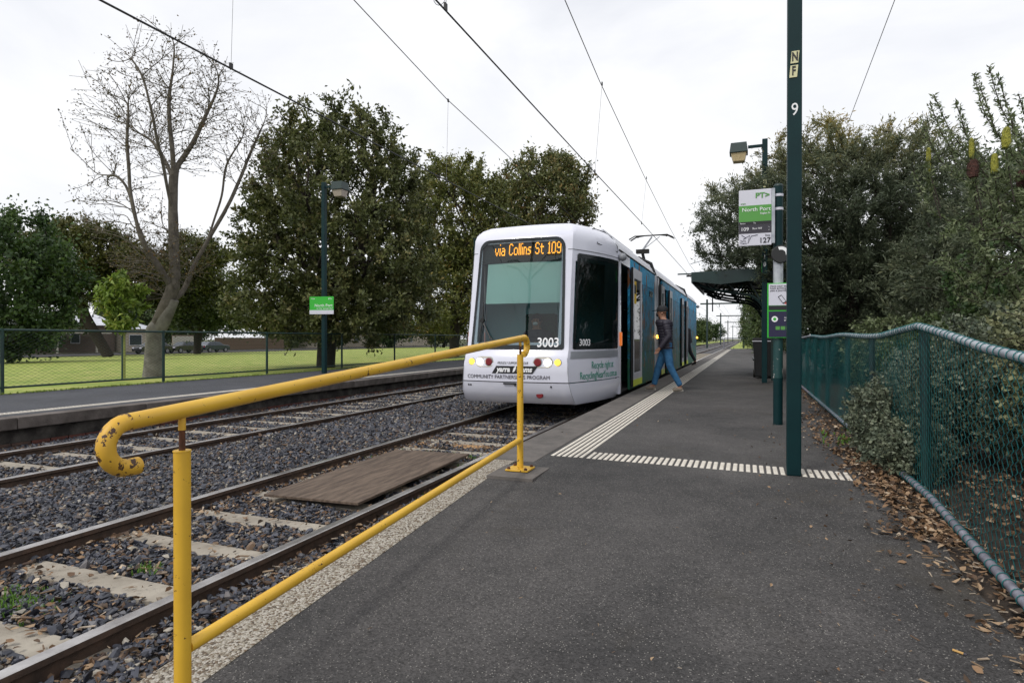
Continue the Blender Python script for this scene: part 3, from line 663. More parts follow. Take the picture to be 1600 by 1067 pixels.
MB().box(-.179, .179, -.002, .001, -.045, .145).ob('green_band', 'sign_green', fg); MB().box(-.179, .179, -.002, .001, -.085, -.0455).ob('header_band', 'txt_black', fg); MB().box(-.179, .179, -.002, .001, -.185, -.0855).ob('route_band', 'sign_dark', fg)
TX = lambda b_, s_, m_, x_, z_, a_='CENTER', sx=1., bo=0.: text('lettering', b_, s_, m_, fg, (x_, -.0045, z_), align=a_, sx=sx, bold=bo)
TX('PT>', .085, 'sign_green', .16, .255, 'RIGHT', 1.1, .002); TX('North Port', .062, 'txt_white', .17, .095, 'RIGHT', 1.1); TX('Raglan St', .03, 'txt_white', .165, .045, 'RIGHT')
TX('Route', .024, 'txt_white', -.165, -.065, 'LEFT'); TX('To', .024, 'txt_white', -.02, -.065, 'LEFT'); TX('109', .062, 'txt_white', -.16, -.135, 'LEFT'); TX('Box Hill', .032, 'txt_white', -.03, -.13, 'LEFT')
TX('Stop', .03, 'txt_black', .165, -.215, 'RIGHT'); TX('127', .085, 'txt_black', .17, -.275, 'RIGHT', 1., .001); TX('Yarra', .028, 'sign_blue', -.165, -.27, 'LEFT'); TX('Trams', .028, 'sign_blue', -.165, -.298, 'LEFT'); TX('tram', .03, 'sign_green', -.16, .17, 'LEFT')
MB().add([(.14 + .016 * math.cos(a) * (.45 if b_ else 1) + (.009 if b_ else 0), -.0035, -.135 + .022 * math.sin(a)) for b_ in (0, 1) for a in [R(-90 + 15 * k) for k in range(13)]], [(k, k + 1, 13 + k + 1, 13 + k) for k in range(12)]).ob('crescent_mark', 'txt_white', fg)
MB().tube([(-.15, -.004, -.2), (-.1, -.004, -.235), (-.13, -.004, -.25), (-.06, -.004, -.205), (-.08, -.004, -.3), (-.04, -.004, -.215), (.03, -.004, -.205)], .003, 4).ob('scribble', 'sign_blue', fg)
dk = thing('round_disc', 'round black disc with a painted pale crescent reflection, on the green sign post', 'disc', (.375, 7.75, 2.285))
MB().lathe([(.0, -.012), (.095, -.012), (.105, -.004), (.105, .006), (.0, .006)], (0, 0, 0), 28, axis='y').ob('disc_plate', 'black', dk)
MB().add([(rr_ * math.cos(R(a)), -.0145, rr_ * math.sin(R(a))) for rr_ in (.088, .052) for a in range(-10, 115, 10)], [(k, k + 1, 13 + k + 1, 13 + k) for k in range(12)]).ob('crescent_mark', 'txt_white', dk)  # crescent-shaped reflection on the disc, laid on as a flat white arc
ip = thing('timetable_panel', 'green framed timetable case with phone poster and dark poster on the sign post', 'notice case', (.38, 7.74, 1.63))
MB().box(-.15, .15, 0, .03, -.32, .32).ob('case', 'sign_bright', ip, bevel=.004)
MB().box(-.135, .14, -.003, -.0005, .06, .31).ob('white_poster', 'sign_white', ip); MB().box(-.135, .14, -.003, -.0005, .005, .055).ob('dark_strip', 'txt_black', ip); MB().box(-.135, .14, -.003, -.0005, -.31, -.01).ob('dark_poster', 'sign_blue', ip)
for k, l in enumerate(['Have your say', 'from arriving to', 'plan a journey']): text('lettering', l, .032, 'txt_grey', ip, (-.12, -.006, .285 - k * .026), align='LEFT')
ph = MB().box(-.022, .022, -.004, 0, -.05, .05).ob('phone_picture', 'txt_black', ip, (.01, -.0035, .13)); ph.rotation_euler = (0, R(-35), 0); MB().box(-.016, .016, -.0015, 0, -.04, .04).ob('phone_screen', 'sign_white', ph, (0, -.0045, 0))
MB().box(-.05, .05, -.0015, 0, -.012, .012).ob('red_sleeve', mat('poster_red', (.55, .1, .08), .6), ip, (.085, -.0035, .085))
MB().lathe([(.0, -.001), (.034, -.001), (.034, 0), (0, 0)], (-.07, -.004, -.10), 20, axis='y').ob('round_mark', 'txt_white', ip); MB().lathe([(.0, -.001), (.018, -.001), (.018, 0), (0, 0)], (-.07, -.0055, -.10), 16, axis='y').ob('round_mark_centre', 'sign_bright', ip)
text('lettering', 'night', .034, 'txt_white', ip, (.03, -.006, -.085), align='LEFT'); text('lettering', 'tram', .034, 'txt_white', ip, (.03, -.006, -.115), align='LEFT')
for k in range(3): MB().box(-.06 + k * .055, -.015 + k * .055, -.0045, -.0032, -.225, -.185).ob('green_tile', 'sign_green', ip)

# ------------------------------------------------------------------ shelter
sh = thing('platform_shelter', 'dark green cantilever shelter with curved truss brackets over the platform', 'shelter', (.62, 16.0, PZ))
rl = []
for Y in (0, 1.35, 2.7, 4.0):
    MB().box(-.06, .06, Y - .06, Y + .06, 0, 2.5).ob('post', 'green_dark', sh)
    mb = MB(); arc = []
    for k in range(12):      # curved bottom chord from post out to the tip
        a = R(90 * k / 11); arc.append((-.06 - .62 * (1 - math.cos(a)) - .0 * k, Y, 1.05 + 1.05 * math.sin(a)))
    arc += [(-1.1, Y, 2.17), (-1.5, Y, 2.26), (-1.78, Y, 2.40)]
    mb.tube(arc, .035, 6)
    for (x0, z0), (x1, z1) in (((-.3, 1.95), (-.12, 2.45)), ((-.3, 1.95), (-.6, 2.5)), ((-.85, 2.13), (-.6, 2.5)), ((-.85, 2.13), (-1.15, 2.53)), ((-1.4, 2.24), (-1.15, 2.53)), ((-1.4, 2.24), (-1.7, 2.56)), ((.0, 2.4), (-1.78, 2.55))):
        mb.tube([(x0, Y, z0), (x1, Y, z1)], .025, 5)
    mb.ob('truss_bracket', 'green_dark', sh)
MB().add([(-1.85, -.25, 2.60), (-.6, -.25, 2.64), (.75, -.25, 2.48), (-1.85, 4.25, 2.60), (-.6, 4.25, 2.64), (.75, 4.25, 2.48), (-1.85, -.25, 2.55), (-.6, -.25, 2.58), (.75, -.25, 2.42), (-1.85, 4.25, 2.55), (-.6, 4.25, 2.58), (.75, 4.25, 2.42)],
         [(0, 1, 4, 3), (1, 2, 5, 4), (6, 9, 10, 7), (7, 10, 11, 8), (0, 6, 7, 1), (1, 7, 8, 2), (3, 4, 10, 9), (4, 5, 11, 10), (0, 3, 9, 6), (2, 8, 11, 5)]).ob('roof', 'green_dark', sh)
MB().box(-1.90, -1.86, -.27, 4.27, 2.40, 2.66).ob('fascia', 'green_dark', sh)
mb = MB(); mb.add([(-1.86, -.27, 2.43), (-1.86, -.27, 2.66), (-.6, -.27, 2.70), (-.6, -.27, 2.40), (-1.2, -.27, 2.34)], [(0, 1, 2, 3, 4)]); mb.add([(-.6, -.27, 2.40), (-.6, -.27, 2.70), (.78, -.27, 2.52), (.78, -.27, 2.36)], [(0, 1, 2, 3)]); mb.ob('gable_panel', 'green_dark', sh)
MB().box(.02, .05, 0.08, 3.9, .3, 2.2).ob('back_panel', 'green_dark', sh)
MB().box(-.45, -.02, 1.5, 3.9, .42, .46).box(-.4, -.36, 1.6, 1.64, 0, .42).box(-.4, -.36, 3.76, 3.8, 0, .42).ob('bench', 'green_dark', sh)
MB().tube([(-1.6, 3.9, 2.3), (-1.6, 3.9, 1.85)], .02, 6).ob('drop_rod', 'green_dark', sh)
o = MB().box(-.03, .03, -.02, .26, -.2, .2).ob('small_sign', 'sign_bright', loc=(.36, 15.16, 3.0)); tag(o, 'small bright green sign seen edge on behind the lamp post', 'sign')
# bins
bn = thing('rubbish_bin', 'black wheelie bin with pale lid edge beside the shelter post', 'bin', (.42, 16.9, PZ))
MB().add([(-.2, -.25, .05), (.2, -.25, .05), (.2, .25, .05), (-.2, .25, .05), (-.26, -.32, .93), (.26, -.32, .93), (.26, .3, .93), (-.26, .3, .93)], [(0, 3, 2, 1), (4, 5, 6, 7), (0, 1, 5, 4), (1, 2, 6, 5), (2, 3, 7, 6), (3, 0, 4, 7)]).ob('bin_body', 'black', bn, bevel=.02)
MB().box(-.28, .28, -.34, .32, .935, .96).ob('lid_rim', 'sign_white', bn, bevel=.005); MB().box(-.27, .27, -.33, .31, .962, 1.03).ob('lid', 'black', bn, bevel=.02)
for sx in (-1, 1): MB().lathe([(.0, -.025), (.1, -.025), (.1, .025), (0, .025)], (sx * .22, .24, .1), 14, axis='x').ob('wheel', 'tyre', bn)
# end of platform gate rail
g = thing('end_railing', 'pale steel railing closing the far end of the near platform', 'railing', (-2.0, 62, PZ))
MB().tube([(0, 0, 0), (0, 0, 1.07)], .06, 6).ob('post', 'galv_dark', g); MB().tube([(0, 0, 1.04), (2.85, 0, 1.04)], .05, 6).ob('top_rail', 'fence_post', g); MB().tube([(2.85, 0, 0), (2.85, 0, 1.07)], .06, 6).ob('post', 'galv_dark', g)

# ------------------------------------------------------------------ chain link fences (along Y)
def chain(x, y0, y1, zb, zt, p=.05, r=.0016):
    n = int((y1 - y0) / p); k = int(1.0 / (p / 2)); K = k + 1
    i = np.arange(n)[:, None]; j = np.arange(K)[None]
    Y = y0 + (i + ((i + j) % 2 == 0) * 1.0) * p + 0 * j
    Y = y0 + i * p + np.where(((i + j) % 2) == 0, 0., p)
    fr = j / k
    zbv = np.vectorize(zb)(Y); ztv = np.vectorize(zt)(Y); Z = zbv + (ztv - zbv) * fr
    X = x + np.where(((i + j) % 2) == 0, -.004, .004) + 0 * Y + .006 * np.sin(Y * 5 + Z * 4)
    A = np.stack([X, Y, Z], -1)
    offs = np.array([[r, 0, 0], [-r * .5, r * .87, 0], [-r * .5, -r * .87, 0]])
    V = (A[:, :, None, :] + offs[None, None]).reshape(-1, 3)
    base = (np.arange(n)[:, None] * K + np.arange(K - 1)[None]).reshape(-1) * 3
    F = np.concatenate([np.stack([base + a, base + (a + 1) % 3, base + 3 + (a + 1) % 3, base + 3 + a], 1) for a in range(3)])
    return V, F
FX = 1.08
fr_ = thing('chain_link_fence', 'teal green chain link fence with silver rails between platform and shrubs', 'fence', (FX, 4.8, PZ))
gz = lambda Y: ramp_z(Y)
tz = lambda Y: 1.335 + (.0 if Y > 4.8 else (Y - 4.8) * .062) + (.04 * max(0, 1 - abs(Y - 4.8) / 1.2)) + .012 * math.sin(Y * 1.7)
V, F = chain(0, .8, 15.2, lambda Y: gz(Y) + .06, tz, .054, .0024)
V[:, 1] -= 4.8; V[:, 2] -= PZ
fast('mesh_wires', V, F, 'fence_green', fr_, kind='stuff')
py = [1.2, 2.95, 4.8, 6.64, 8.12, 10.1, 11.75, 13.19, 14.7]
for i, Y in enumerate(py):
    MB().tube([(0.05, Y - 4.8, gz(Y) - PZ - .05), (0.035, Y - 4.8, tz(Y) - PZ + .01)], .026 if Y != 4.8 else .031, 12).ob('post', 'fence_post' if i != 3 else 'black', fr_, smooth=True)
for a, b_ in zip(py[:-1], py[1:]):
    n = 6; MB().tube([(0, a + (b_ - a) * k / n - 4.8, tz(a + (b_ - a) * k / n) - PZ) for k in range(n + 1)], .021, 12).ob('top_rail', 'galv', fr_, smooth=True)
for a, b_ in ((.8, 2.95), (2.95, 5.05), (6.9, 10.1), (10.1, 15.2)):
    n = 6; MB().tube([(-.03, a + (b_ - a) * k / n - 4.8, gz(a + (b_ - a) * k / n) - PZ + .045) for k in range(n + 1)], .021, 12).ob('bottom_rail', 'galv_dark', fr_, smooth=True)
ring = None; y = 1.3
while y < 12:
    for kind_ in (0, 1):
        if kind_ and (5.1 < y < 6.9): continue
        if ring is None:
            mb = MB(); mb.tube([(.0245 * math.cos(R(a)), .008 * a / 360, .0245 * math.sin(R(a))) for a in range(0, 361, 30)], .0024, 4); ring = mb.ob('wire_tie', 'fence_green', fr_); o = ring
        else: o = ring.copy(); COL.objects.link(o)
        yy = y + random.uniform(-.012, .012)
        o.location = (0, yy - 4.8, tz(yy) - PZ) if not kind_ else (-.03, yy - 4.8, gz(yy) - PZ + .045)
    y += .075 if y < 6 else .12
# far fence
ff = thing('chain_link_fence', 'long green chain link fence behind the far platform and before the lawn', 'fence', (-12.75, 7.05, .25))
V, F = chain(0, 3.7, 40, lambda Y: .40, lambda Y: 1.44, .062, .0036); V[:, 1] -= 7.05; V[:, 2] -= .25
fast('mesh_wires', V, F, 'fence_post', ff, kind='stuff')
py2 = [3.7, 7.05, 10.36, 13.66, 17.1, 20.4, 23.7, 27, 30.3, 33.6, 36.9, 40]
for a in py2: MB().tube([(0, a - 7.05, -.05), (0, a - 7.05, 1.24)], .032, 8).ob('post', 'fence_post', ff, smooth=True)
for a, b_ in zip(py2[:-1], py2[1:]):
    MB().tube([(0, a - 7.05, 1.21), (0, b_ - 7.05, 1.21)], .024, 8).ob('top_rail', 'fence_post', ff, smooth=True)
    MB().tube([(0, a - 7.05, .15), (0, b_ - 7.05, .15)], .02, 8).ob('bottom_rail', 'fence_post', ff, smooth=True)

# ------------------------------------------------------------------ the tram
TY = 8.95
tr = thing('tram', 'white low floor tram number 3003 with blue mural sides stopped at the platform', 'tram', (T1, TY, 0))
def itp(tab, z):
    return float(np.interp(z, [a for a, _ in tab], [b for _, b in tab]))
YF = [(.26, .30), (.32, .20), (.45, .10), (.62, .05), (.9, .04), (1.05, .09), (1.13, .15), (2.0, .30), (2.96, .45), (3.05, .51), (3.15, .64), (3.22, .80), (3.28, 1.08)]
WC = [(.26, .95), (.45, .93), (.62, .90), (.9, .88), (1.13, .87), (2.0, .86), (2.96, .86), (3.05, .85), (3.15, .80), (3.22, .72), (3.28, .6)]
WW = [(.26, 1.25), (.34, 1.30), (.5, 1.325), (2.75, 1.325), (2.9, 1.31), (3.05, 1.25), (3.15, 1.17), (3.22, 1.08), (3.28, .93)]
YE = 1.97
def s_front(u, z, off=0.):
    wc = itp(WC, z); return Vector((u, itp(YF, z) + .07 * (u / wc) ** 2 - off, z))
def s_cheek(t, z, sd=1, off=0.):
    wc, W_ = itp(WC, z), itp(WW, z); y0 = itp(YF, z) + .07
    return Vector((sd * (wc + (W_ - wc) * (1 - (1 - t) ** 1.7) + off * .9), y0 + (YE - y0) * t - off * .35, z))
def roofz(u):
    return float(np.interp(abs(u), [0, .5, .93, 1.08, 1.17, 1.25, 1.31], [3.33, 3.32, 3.28, 3.22, 3.15, 3.05, 2.9]))
lv = [.62, .75, .9, 1.0, 1.05, 1.13, 1.24, 1.6, 2.0, 2.3, 2.55, 2.70, 2.88, 2.96, 3.0, 3.05, 3.1, 3.15, 3.185, 3.22, 3.25, 3.28]
fu = [0, .3, .6, .80, .88, .95, 1.0]; ct = [.05, .14, .3, .55, .84, .93, 1.0]
def cab(lv, holes=True):
    mb = MB(); rows = []
    for z in lv:
        wc = itp(WC, z); half = []
        for f_ in fu: half.append(s_front(f_ * (wc if f_ > .8 else .87 * (wc / .87 if z > 2.96 or z < .62 else 1)), z))
        for t in ct: half.append(s_cheek(t, z))
        rows.append([Vector((-p.x, p.y, p.z)) for p in half[:0:-1]] + half)
    if holes:
        last = rows[-1]
        for fr_k in (.4, .75, 1.):
            rows.append([Vector((p.x, p.y + (YE - p.y) * fr_k, p.z + (roofz(p.x) - p.z) * fr_k)) for p in last])
    n = len(rows[0]); c = len(fu) - 1 + len(ct)
    vs = [p for r_ in rows for p in r_]; fs = []
    for j in range(len(rows) - 1):
        zc = rows[j][c].z; z1 = rows[j + 1][c].z
        for i in range(n - 1):
            k = min(abs(i - c), abs(i + 1 - c))
            if holes:
                if k <= 2 and zc >= 1.239 and z1 <= 2.8801: continue
                if 7 <= k <= 9 and zc >= 1.239 and z1 <= 2.5501: continue
            fs.append((j * n + i, j * n + i + 1, (j + 1) * n + i + 1, (j + 1) * n + i))
    return mb.add(vs, fs)
def rrect(u0, u1, z0, z1, r, rb=None, n=6):
    rb = r if rb is None else rb; out = []
    for (cx, cz, a0, q) in ((u1 - r, z1 - r, 0, r), (u0 + r, z1 - r, 90, r), (u0 + rb, z0 + rb, 180, rb), (u1 - rb, z0 + rb, 270, rb)):
        for k in range(n + 1): a = R(a0 + 90 * k / n); out.append((cx + q * math.cos(a), cz + q * math.sin(a)))
    return out
def dens(poly, k=4):
    out = []
    for i in range(len(poly)):
        a, b = poly[i], poly[(i + 1) % len(poly)]; L_ = math.hypot(b[0] - a[0], b[1] - a[1]); m = max(1, int(L_ / .12))
        out += [(a[0] + (b[0] - a[0]) * j / m, a[1] + (b[1] - a[1]) * j / m) for j in range(m)]
    return out
def ring_patch(S, outer, ins, off):
    cx = sum(p[0] for p in outer) / len(outer); cz = (max(p[1] for p in outer) + min(p[1] for p in outer)) / 2
    hu = (max(p[0] for p in outer) - min(p[0] for p in outer)) / 2; hz = (max(p[1] for p in outer) - min(p[1] for p in outer)) / 2
    iu, it, ib = ins
    def q(p):
        fu_ = (p[0] - cx) / hu; fz = (p[1] - cz) / hz
        z0 = cz - hz + ib; z1 = cz + hz - it
        return (cx + fu_ * (hu - iu), (z0 + z1) / 2 + fz * (z1 - z0) / 2)
    inner = [q(p) for p in outer]; n = len(outer)
    A = [S(*p, off) for p in outer] + [S(*p, off) for p in inner]
    fr = MB().add(A, [(i, (i + 1) % n, n + (i + 1) % n, n + i) for i in range(n)])
    ic = sum(p[0] for p in inner) / n, sum(p[1] for p in inner) / n; B = []
    for s_ in (1., .75, .5, .25): B += [S(ic[0] + (p[0] - ic[0]) * s_, ic[1] + (p[1] - ic[1]) * s_, off * .8) for p in inner]
    B.append(S(*ic, off * .8))
    pn = MB().add(B, [(k * n + i, k * n + (i + 1) % n, (k + 1) * n + (i + 1) % n, (k + 1) * n + i) for k in range(3) for i in range(n)] + [(3 * n + i, 3 * n + (i + 1) % n, 4 * n) for i in range(n)])
    return fr, pn
def build_cab(root):
    sh_ = cab(lv).ob('cab_shell', 'white', root, smooth=True)
    bl = [.26, .32, .45, .55, .605]
    cab(bl, False).ob('bumper', 'white', root, smooth=True)
    mb = MB(); ps = [s_front(.9 * k / 8, .613, -.012) for k in range(-8, 9)]; mb.tube(ps, .008, 4).ob('bumper_seam', 'black', root)
    outer = dens(rrect(-.80, .80, 1.13, 2.95, .17, .04))
    def Sf(u, z, off): return s_front(u * (1 - .07 * (z - 1.13) / 1.82), z, off)
    f_, p_ = ring_patch(Sf, outer, (.045, .055, .07), .010); f_.ob('windscreen_border', 'frit', root, smooth=True); p_.ob('windscreen', 'glass', root, smooth=True)
    for sd in (1, -1):
        o2 = dens(rrect(.07, .93, 1.13, 2.68, .03)); S2 = lambda t, z, off, sd=sd: s_cheek(t - .015 * (2.68 - z), z, sd, off)
        f_, p_ = ring_patch(S2, o2, (.035, .07, .10), .010); f_.ob('side_window_border', 'frit', root); p_.ob('side_window', 'glass_dark', root, smooth=True)
        mb = MB(); A = []
        for k in range(9): t = .03 + .89 * k / 8; A += [s_cheek(t, .985, sd, .006), s_cheek(t, 1.10, sd, .006)]
        mb.add(A, [(2 * k, 2 * k + 2, 2 * k + 3, 2 * k + 1) for k in range(8)]).ob('silver_band', 'silver', root)
        MB().tube([s_cheek(.0 + .09 * k, 2.735, sd, .004) for k in range(12)], .004, 4).tube([s_front(sd * q, 2.735, .003) for q in (.79, .84, .87)], .004, 4).ob('panel_seam', 'black', root)
        MB().tube([s_cheek(-.005 if z > 1.0 else -.005, z, sd, .003) for z in (.3, .45, .62, .8, 1.0)], .0035, 4).ob('corner_seam', 'grey', root)
        h = [s_cheek(.42, 3.18, sd, .006), s_cheek(.40, 2.90, sd, .006), s_cheek(.92, 2.84, sd, .006), s_cheek(.98, 2.95, sd, .006), s_cheek(.93, 3.12, sd, .006), s_cheek(.80, 3.2, sd, .008), s_cheek(.5, 3.21, sd, .008)]
        MB().tube(h + [h[0]], .007, 4, cap=False).ob('roof_hatch_seam', 'frit', root)
        bb = MB(); bb.lathe([(.001, -.075), (.045, -.06), (.072, -.02), (.072, .02), (.045, .06), (.001, .075)], s_cheek(.99, 2.76, sd, .07), 16).ob('camera_dome', 'grey', root, smooth=True)
        MB().box(sd * 1.325 - .03, sd * 1.325 + .03, 1.98, 2.09, 1.17, 1.42).ob('marker_lamp', 'marker', root, bevel=.015)
        # lamps
        pl_ = [(sd * (.575 + .085 * math.cos(R(a))), .93 + .085 * math.sin(R(a))) for a in range(-90, 91, 15)] + [(sd * (.415 + .085 * math.cos(R(a))), .93 + .085 * math.sin(R(a))) for a in range(90, 271, 15)]
        us_ = [.33 + .33 * k / 12 for k in range(13)]; hz_ = lambda u: math.sqrt(max(0, .085 ** 2 - max(0, abs(u - .495) - .08) ** 2))
        MB().add([s_front(sd * u, .93 + q * hz_(u), .003) for u in us_ for q in (-1, 1)], [(2 * k, 2 * k + 2, 2 * k + 3, 2 * k + 1) for k in range(12)]).ob('lamp_housing', 'lampdish', root)
        for j, (u, r_, mt) in enumerate(((.73, .052, 'indicator'), (.575, .062, 'headlight'), (.415, .062, 'redlamp'))):
            c_ = s_front(sd * u, .93, 0)
            MB().lathe([(0, -.022), (r_ * .8, -.022), (r_, -.012), (r_, .03), (0, .03)], c_, 22, axis='y').ob(('indicator_lamp', 'headlight', 'tail_lamp')[j], mt, root)
            MB().lathe([(r_ * 1.02, -.012), (r_ * 1.12, -.009), (r_ * 1.14, .03), (r_ * 1.02, .03)], c_, 22, axis='y').ob('lamp_ring', 'grey', root)
        if sd > 0:
            MB().lathe([(0, -.006), (.05, -.006), (.06, .004), (.06, .03), (0, .03)], s_front(.42, .42, .0), 18, axis='y').ob('reflector', 'redlamp', root)
    MB().box(-.16, .06, -.012, .02, .575, .60).box(.03, .05, -.012, .01, .55, .58).ob('coupler_flap', 'black', root, (0, .055, 0))
    for u in (-.80, -.76, .62): MB().lathe([(0, -.004), (.016, -.004), (.016, .01), (0, .01)], s_front(u, .55, .0), 8, axis='y').ob('bumper_hole', 'black', root)
    # behind the glass
    MB().add([s_front(-.72, 2.56, -.05), s_front(.72, 2.56, -.05), s_front(.72, 2.93, -.05), s_front(-.72, 2.93, -.05)], [(0, 1, 2, 3)]).ob('destination_display', 'led_panel', root)
    MB().add([s_front(u, z, -.09) for z in (1.88, 2.2, 2.555) for u in (-.62, 0, .69)], [(0, 1, 4, 3), (1, 2, 5, 4), (3, 4, 7, 6), (4, 5, 8, 7)]).ob('sun_blind', 'blind', root)
    MB().add([(-.8, .2, 1.12), (.8, .2, 1.12), (.85, .9, 1.08), (-.85, .9, 1.08), (-.8, .2, .9), (.8, .2, .9), (.85, .9, .9), (-.85, .9, .9)], [(0, 1, 2, 3), (4, 5, 1, 0), (7, 6, 2, 3), (3, 2, 6, 7)]).box(-.5, .5, .55, .8, 1.08, 1.22).ob('dashboard', 'interior', root, bevel=.02)
    MB().box(-.30, .28, 1.45, 1.6, .6, 1.75).box(-.28, .26, 1.0, 1.5, .6, .72).ob('driver_seat', 'seat', root, bevel=.04)
    w0 = s_front(-.60, 1.60, .04); MB().tube([s_front(-.60, 1.9, .035), w0, s_front(-.64, 1.2, .035)], .011, 6).tube([w0, s_front(-.45, 1.35, .05), s_front(-.28, 1.18, .04)], .009, 5).tube([s_front(-.58, 1.55, .04), s_front(-.43, 1.3, .05), s_front(-.33, 1.18, .04)], .009, 5).lathe([(0, -.03), (.035, -.03), (.035, .03), (0, .03)], w0, 10, axis='y').ob('wiper', 'black', root)
    MB().box(-1.25, -.1, 1.9, 1.93, .3, 2.8).ob('cab_partition', 'cab_teal', root); MB().box(-.1, 1.25, 1.9, 1.93, .3, 2.8).ob('cab_partition', 'cab_teal', root)
    MB().box(-.8, .8, .6, 2.0, .30, .34).ob('cab_floor', 'under', root)
build_cab(tr)
# writing on the cab
def wf(off):
    return lambda p, e: Vector((p.x, s_front(p.x, p.z).y - off - (e > 0) * .0015, p.z))
def wc_(off):
    def f_(p, e): return s_cheek(p.x, p.z, 1, off + (e > 0) * .0015)
    return f_
text('fleet_number', '3003', .205, 'txt_white', tr, (.545, 0, 1.235), sx=.88, bold=.003, warp=wf(.013))
text('lettering', 'PROUDLY SUPPORTING OUR', .055, 'txt_black', tr, (0, 0, .915), sx=.72, shear=.2, warp=wf(.006))
text('lettering', 'COMMUNITY PARTNERSHIPS PROGRAM', .085, 'txt_grey', tr, (-.10, 0, .69), sx=.93, warp=wf(.006))
lg = MB(); P_ = [(-.42, .745), (.235, .745), (.275, .765), (.33, .845), (.31, .865), (-.33, .865), (-.385, .845), (-.43, .762)]
vsl = [];
for k in range(13):
    a = k / 12; vsl += [(-.36 + a * .69 + .0, .748), (-.28 + a * .70, .868)]
lg.add([wf(.005)(Vector((a, 0, b)), 0) for a, b in vsl], [(2 * k, 2 * k + 2, 2 * k + 3, 2 * k + 1) for k in range(12)]).ob('logo_panel', 'txt_black', tr)
text('logo_lettering', 'yarra', .118, 'txt_white', tr, (-.16, 0, .812), sx=.92, shear=.25, bold=.005, warp=wf(.008))
text('logo_lettering', 'trams', .118, 'txt_white', tr, (.195, 0, .812), sx=.92, shear=.25, bold=.005, warp=wf(.008))
lf = [(a + .065, b) for a, b in [(-.065, .77), (-.055, .80), (-.045, .835), (-.015, .865), (.0, .87), (-.005, .83), (-.025, .79), (-.05, .77)]]
MB().add([wf(.009)(Vector((a, 0, b)), 0) for a, b in lf], [tuple(range(8))]).ob('leaf_emblem', 'txt_white', tr)
def cheek_text(name, body, size, m, tc_, z, width, off, bold=0.):
    cu = bpy.data.curves.new(name, 'FONT'); cu.body = body; cu.size = size; cu.align_x = 'CENTER'; cu.align_y = 'CENTER'; cu.extrude = .0008; cu.offset = bold; cu.resolution_u = 3
    t = bpy.data.objects.new(name, cu); me = bpy.data.meshes.new_from_object(t); bpy.data.objects.remove(t)
    xs_ = [v.co.x for v in me.vertices]; wd = max(xs_) - min(xs_)
    for v in me.vertices: v.co = s_cheek(tc_ + v.co.x / wd * width, z + v.co.y, 1, off + (v.co.z > 0) * .0012)
    me.materials.clear(); me.materials.append(M[m]); link(me, name, tr)
cheek_text('lettering', 'Recycle right at', .17, 'txt_green', .56, .865, .44, .006, 0)
cheek_text('lettering', 'RecyclingNearYou.com.au', .17, 'txt_green', .52, .705, .72, .006, 0)
cheek_text('fleet_number', '3003', .15, 'txt_white', .215, 1.235, .16, .014, .002)
# amber LED destination text
G = {'v': ["     ", "     ", "     ", "#   #", "#   #", "#   #", " # # ", " # # ", "  #  "], 'i': ["#", " ", " ", "#", "#", "#", "#", "#", "#"],
     'a': ["     ", "     ", "     ", " ### ", "    #", " ####", "#   #", "#   #", " ####"], 'C': [" ### ", "#   #", "#    ", "#    ", "#    ", "#    ", "#    ", "#   #", " ### "],
     'o': ["     ", "     ", "     ", " ### ", "#   #", "#   #", "#   #", "#   #", " ### "], 'l': ["#"] * 9, 'n': ["    ", "    ", "    ", "### ", "#  #", "#  #", "#  #", "#  #", "#  #"],
     's': ["    ", "    ", "    ", " ###", "#   ", "### ", "  ##", "   #", "### "], 'S': [" ### ", "#   #", "#    ", "#    ", " ### ", "    #", "    #", "#   #", " ### "],
     't': ["    ", " #  ", " #  ", "####", " #  ", " #  ", " #  ", " #  ", "  ##"], '1': [" # ", "## ", " # ", " # ", " # ", " # ", " # ", " # ", "###"],
     '0': [" ### ", "#   #", "#   #", "#   #", "#   #", "#   #", "#   #", "#   #", " ### "], '9': [" ### ", "#   #", "#   #", "#   #", " ####", "    #", "    #", "#   #", " ### "], ' ': ["   "] * 9}
cols = []
for ch in 'via Collins St 109':
    g_ = G[ch]
    for c in range(len(g_[0])): cols.append([g_[r_][c] == '#' for r_ in range(9)])
    cols.append([False] * 9)
mb = MB(); du = 1.16 / len(cols); dz = .022
for i, c in enumerate(cols):
    for r_ in range(9):
        if c[r_]:
            u = -.48 + i * du; z = 2.875 - r_ * dz; A = [s_front(u, z, -.04), s_front(u + du * .98, z, -.04), s_front(u + du * .98, z - dz * .92, -.04), s_front(u, z - dz * .92, -.04)]
            mb.add(A, [(0, 1, 2, 3)])
mb.ob('destination_lettering', 'led', tr)
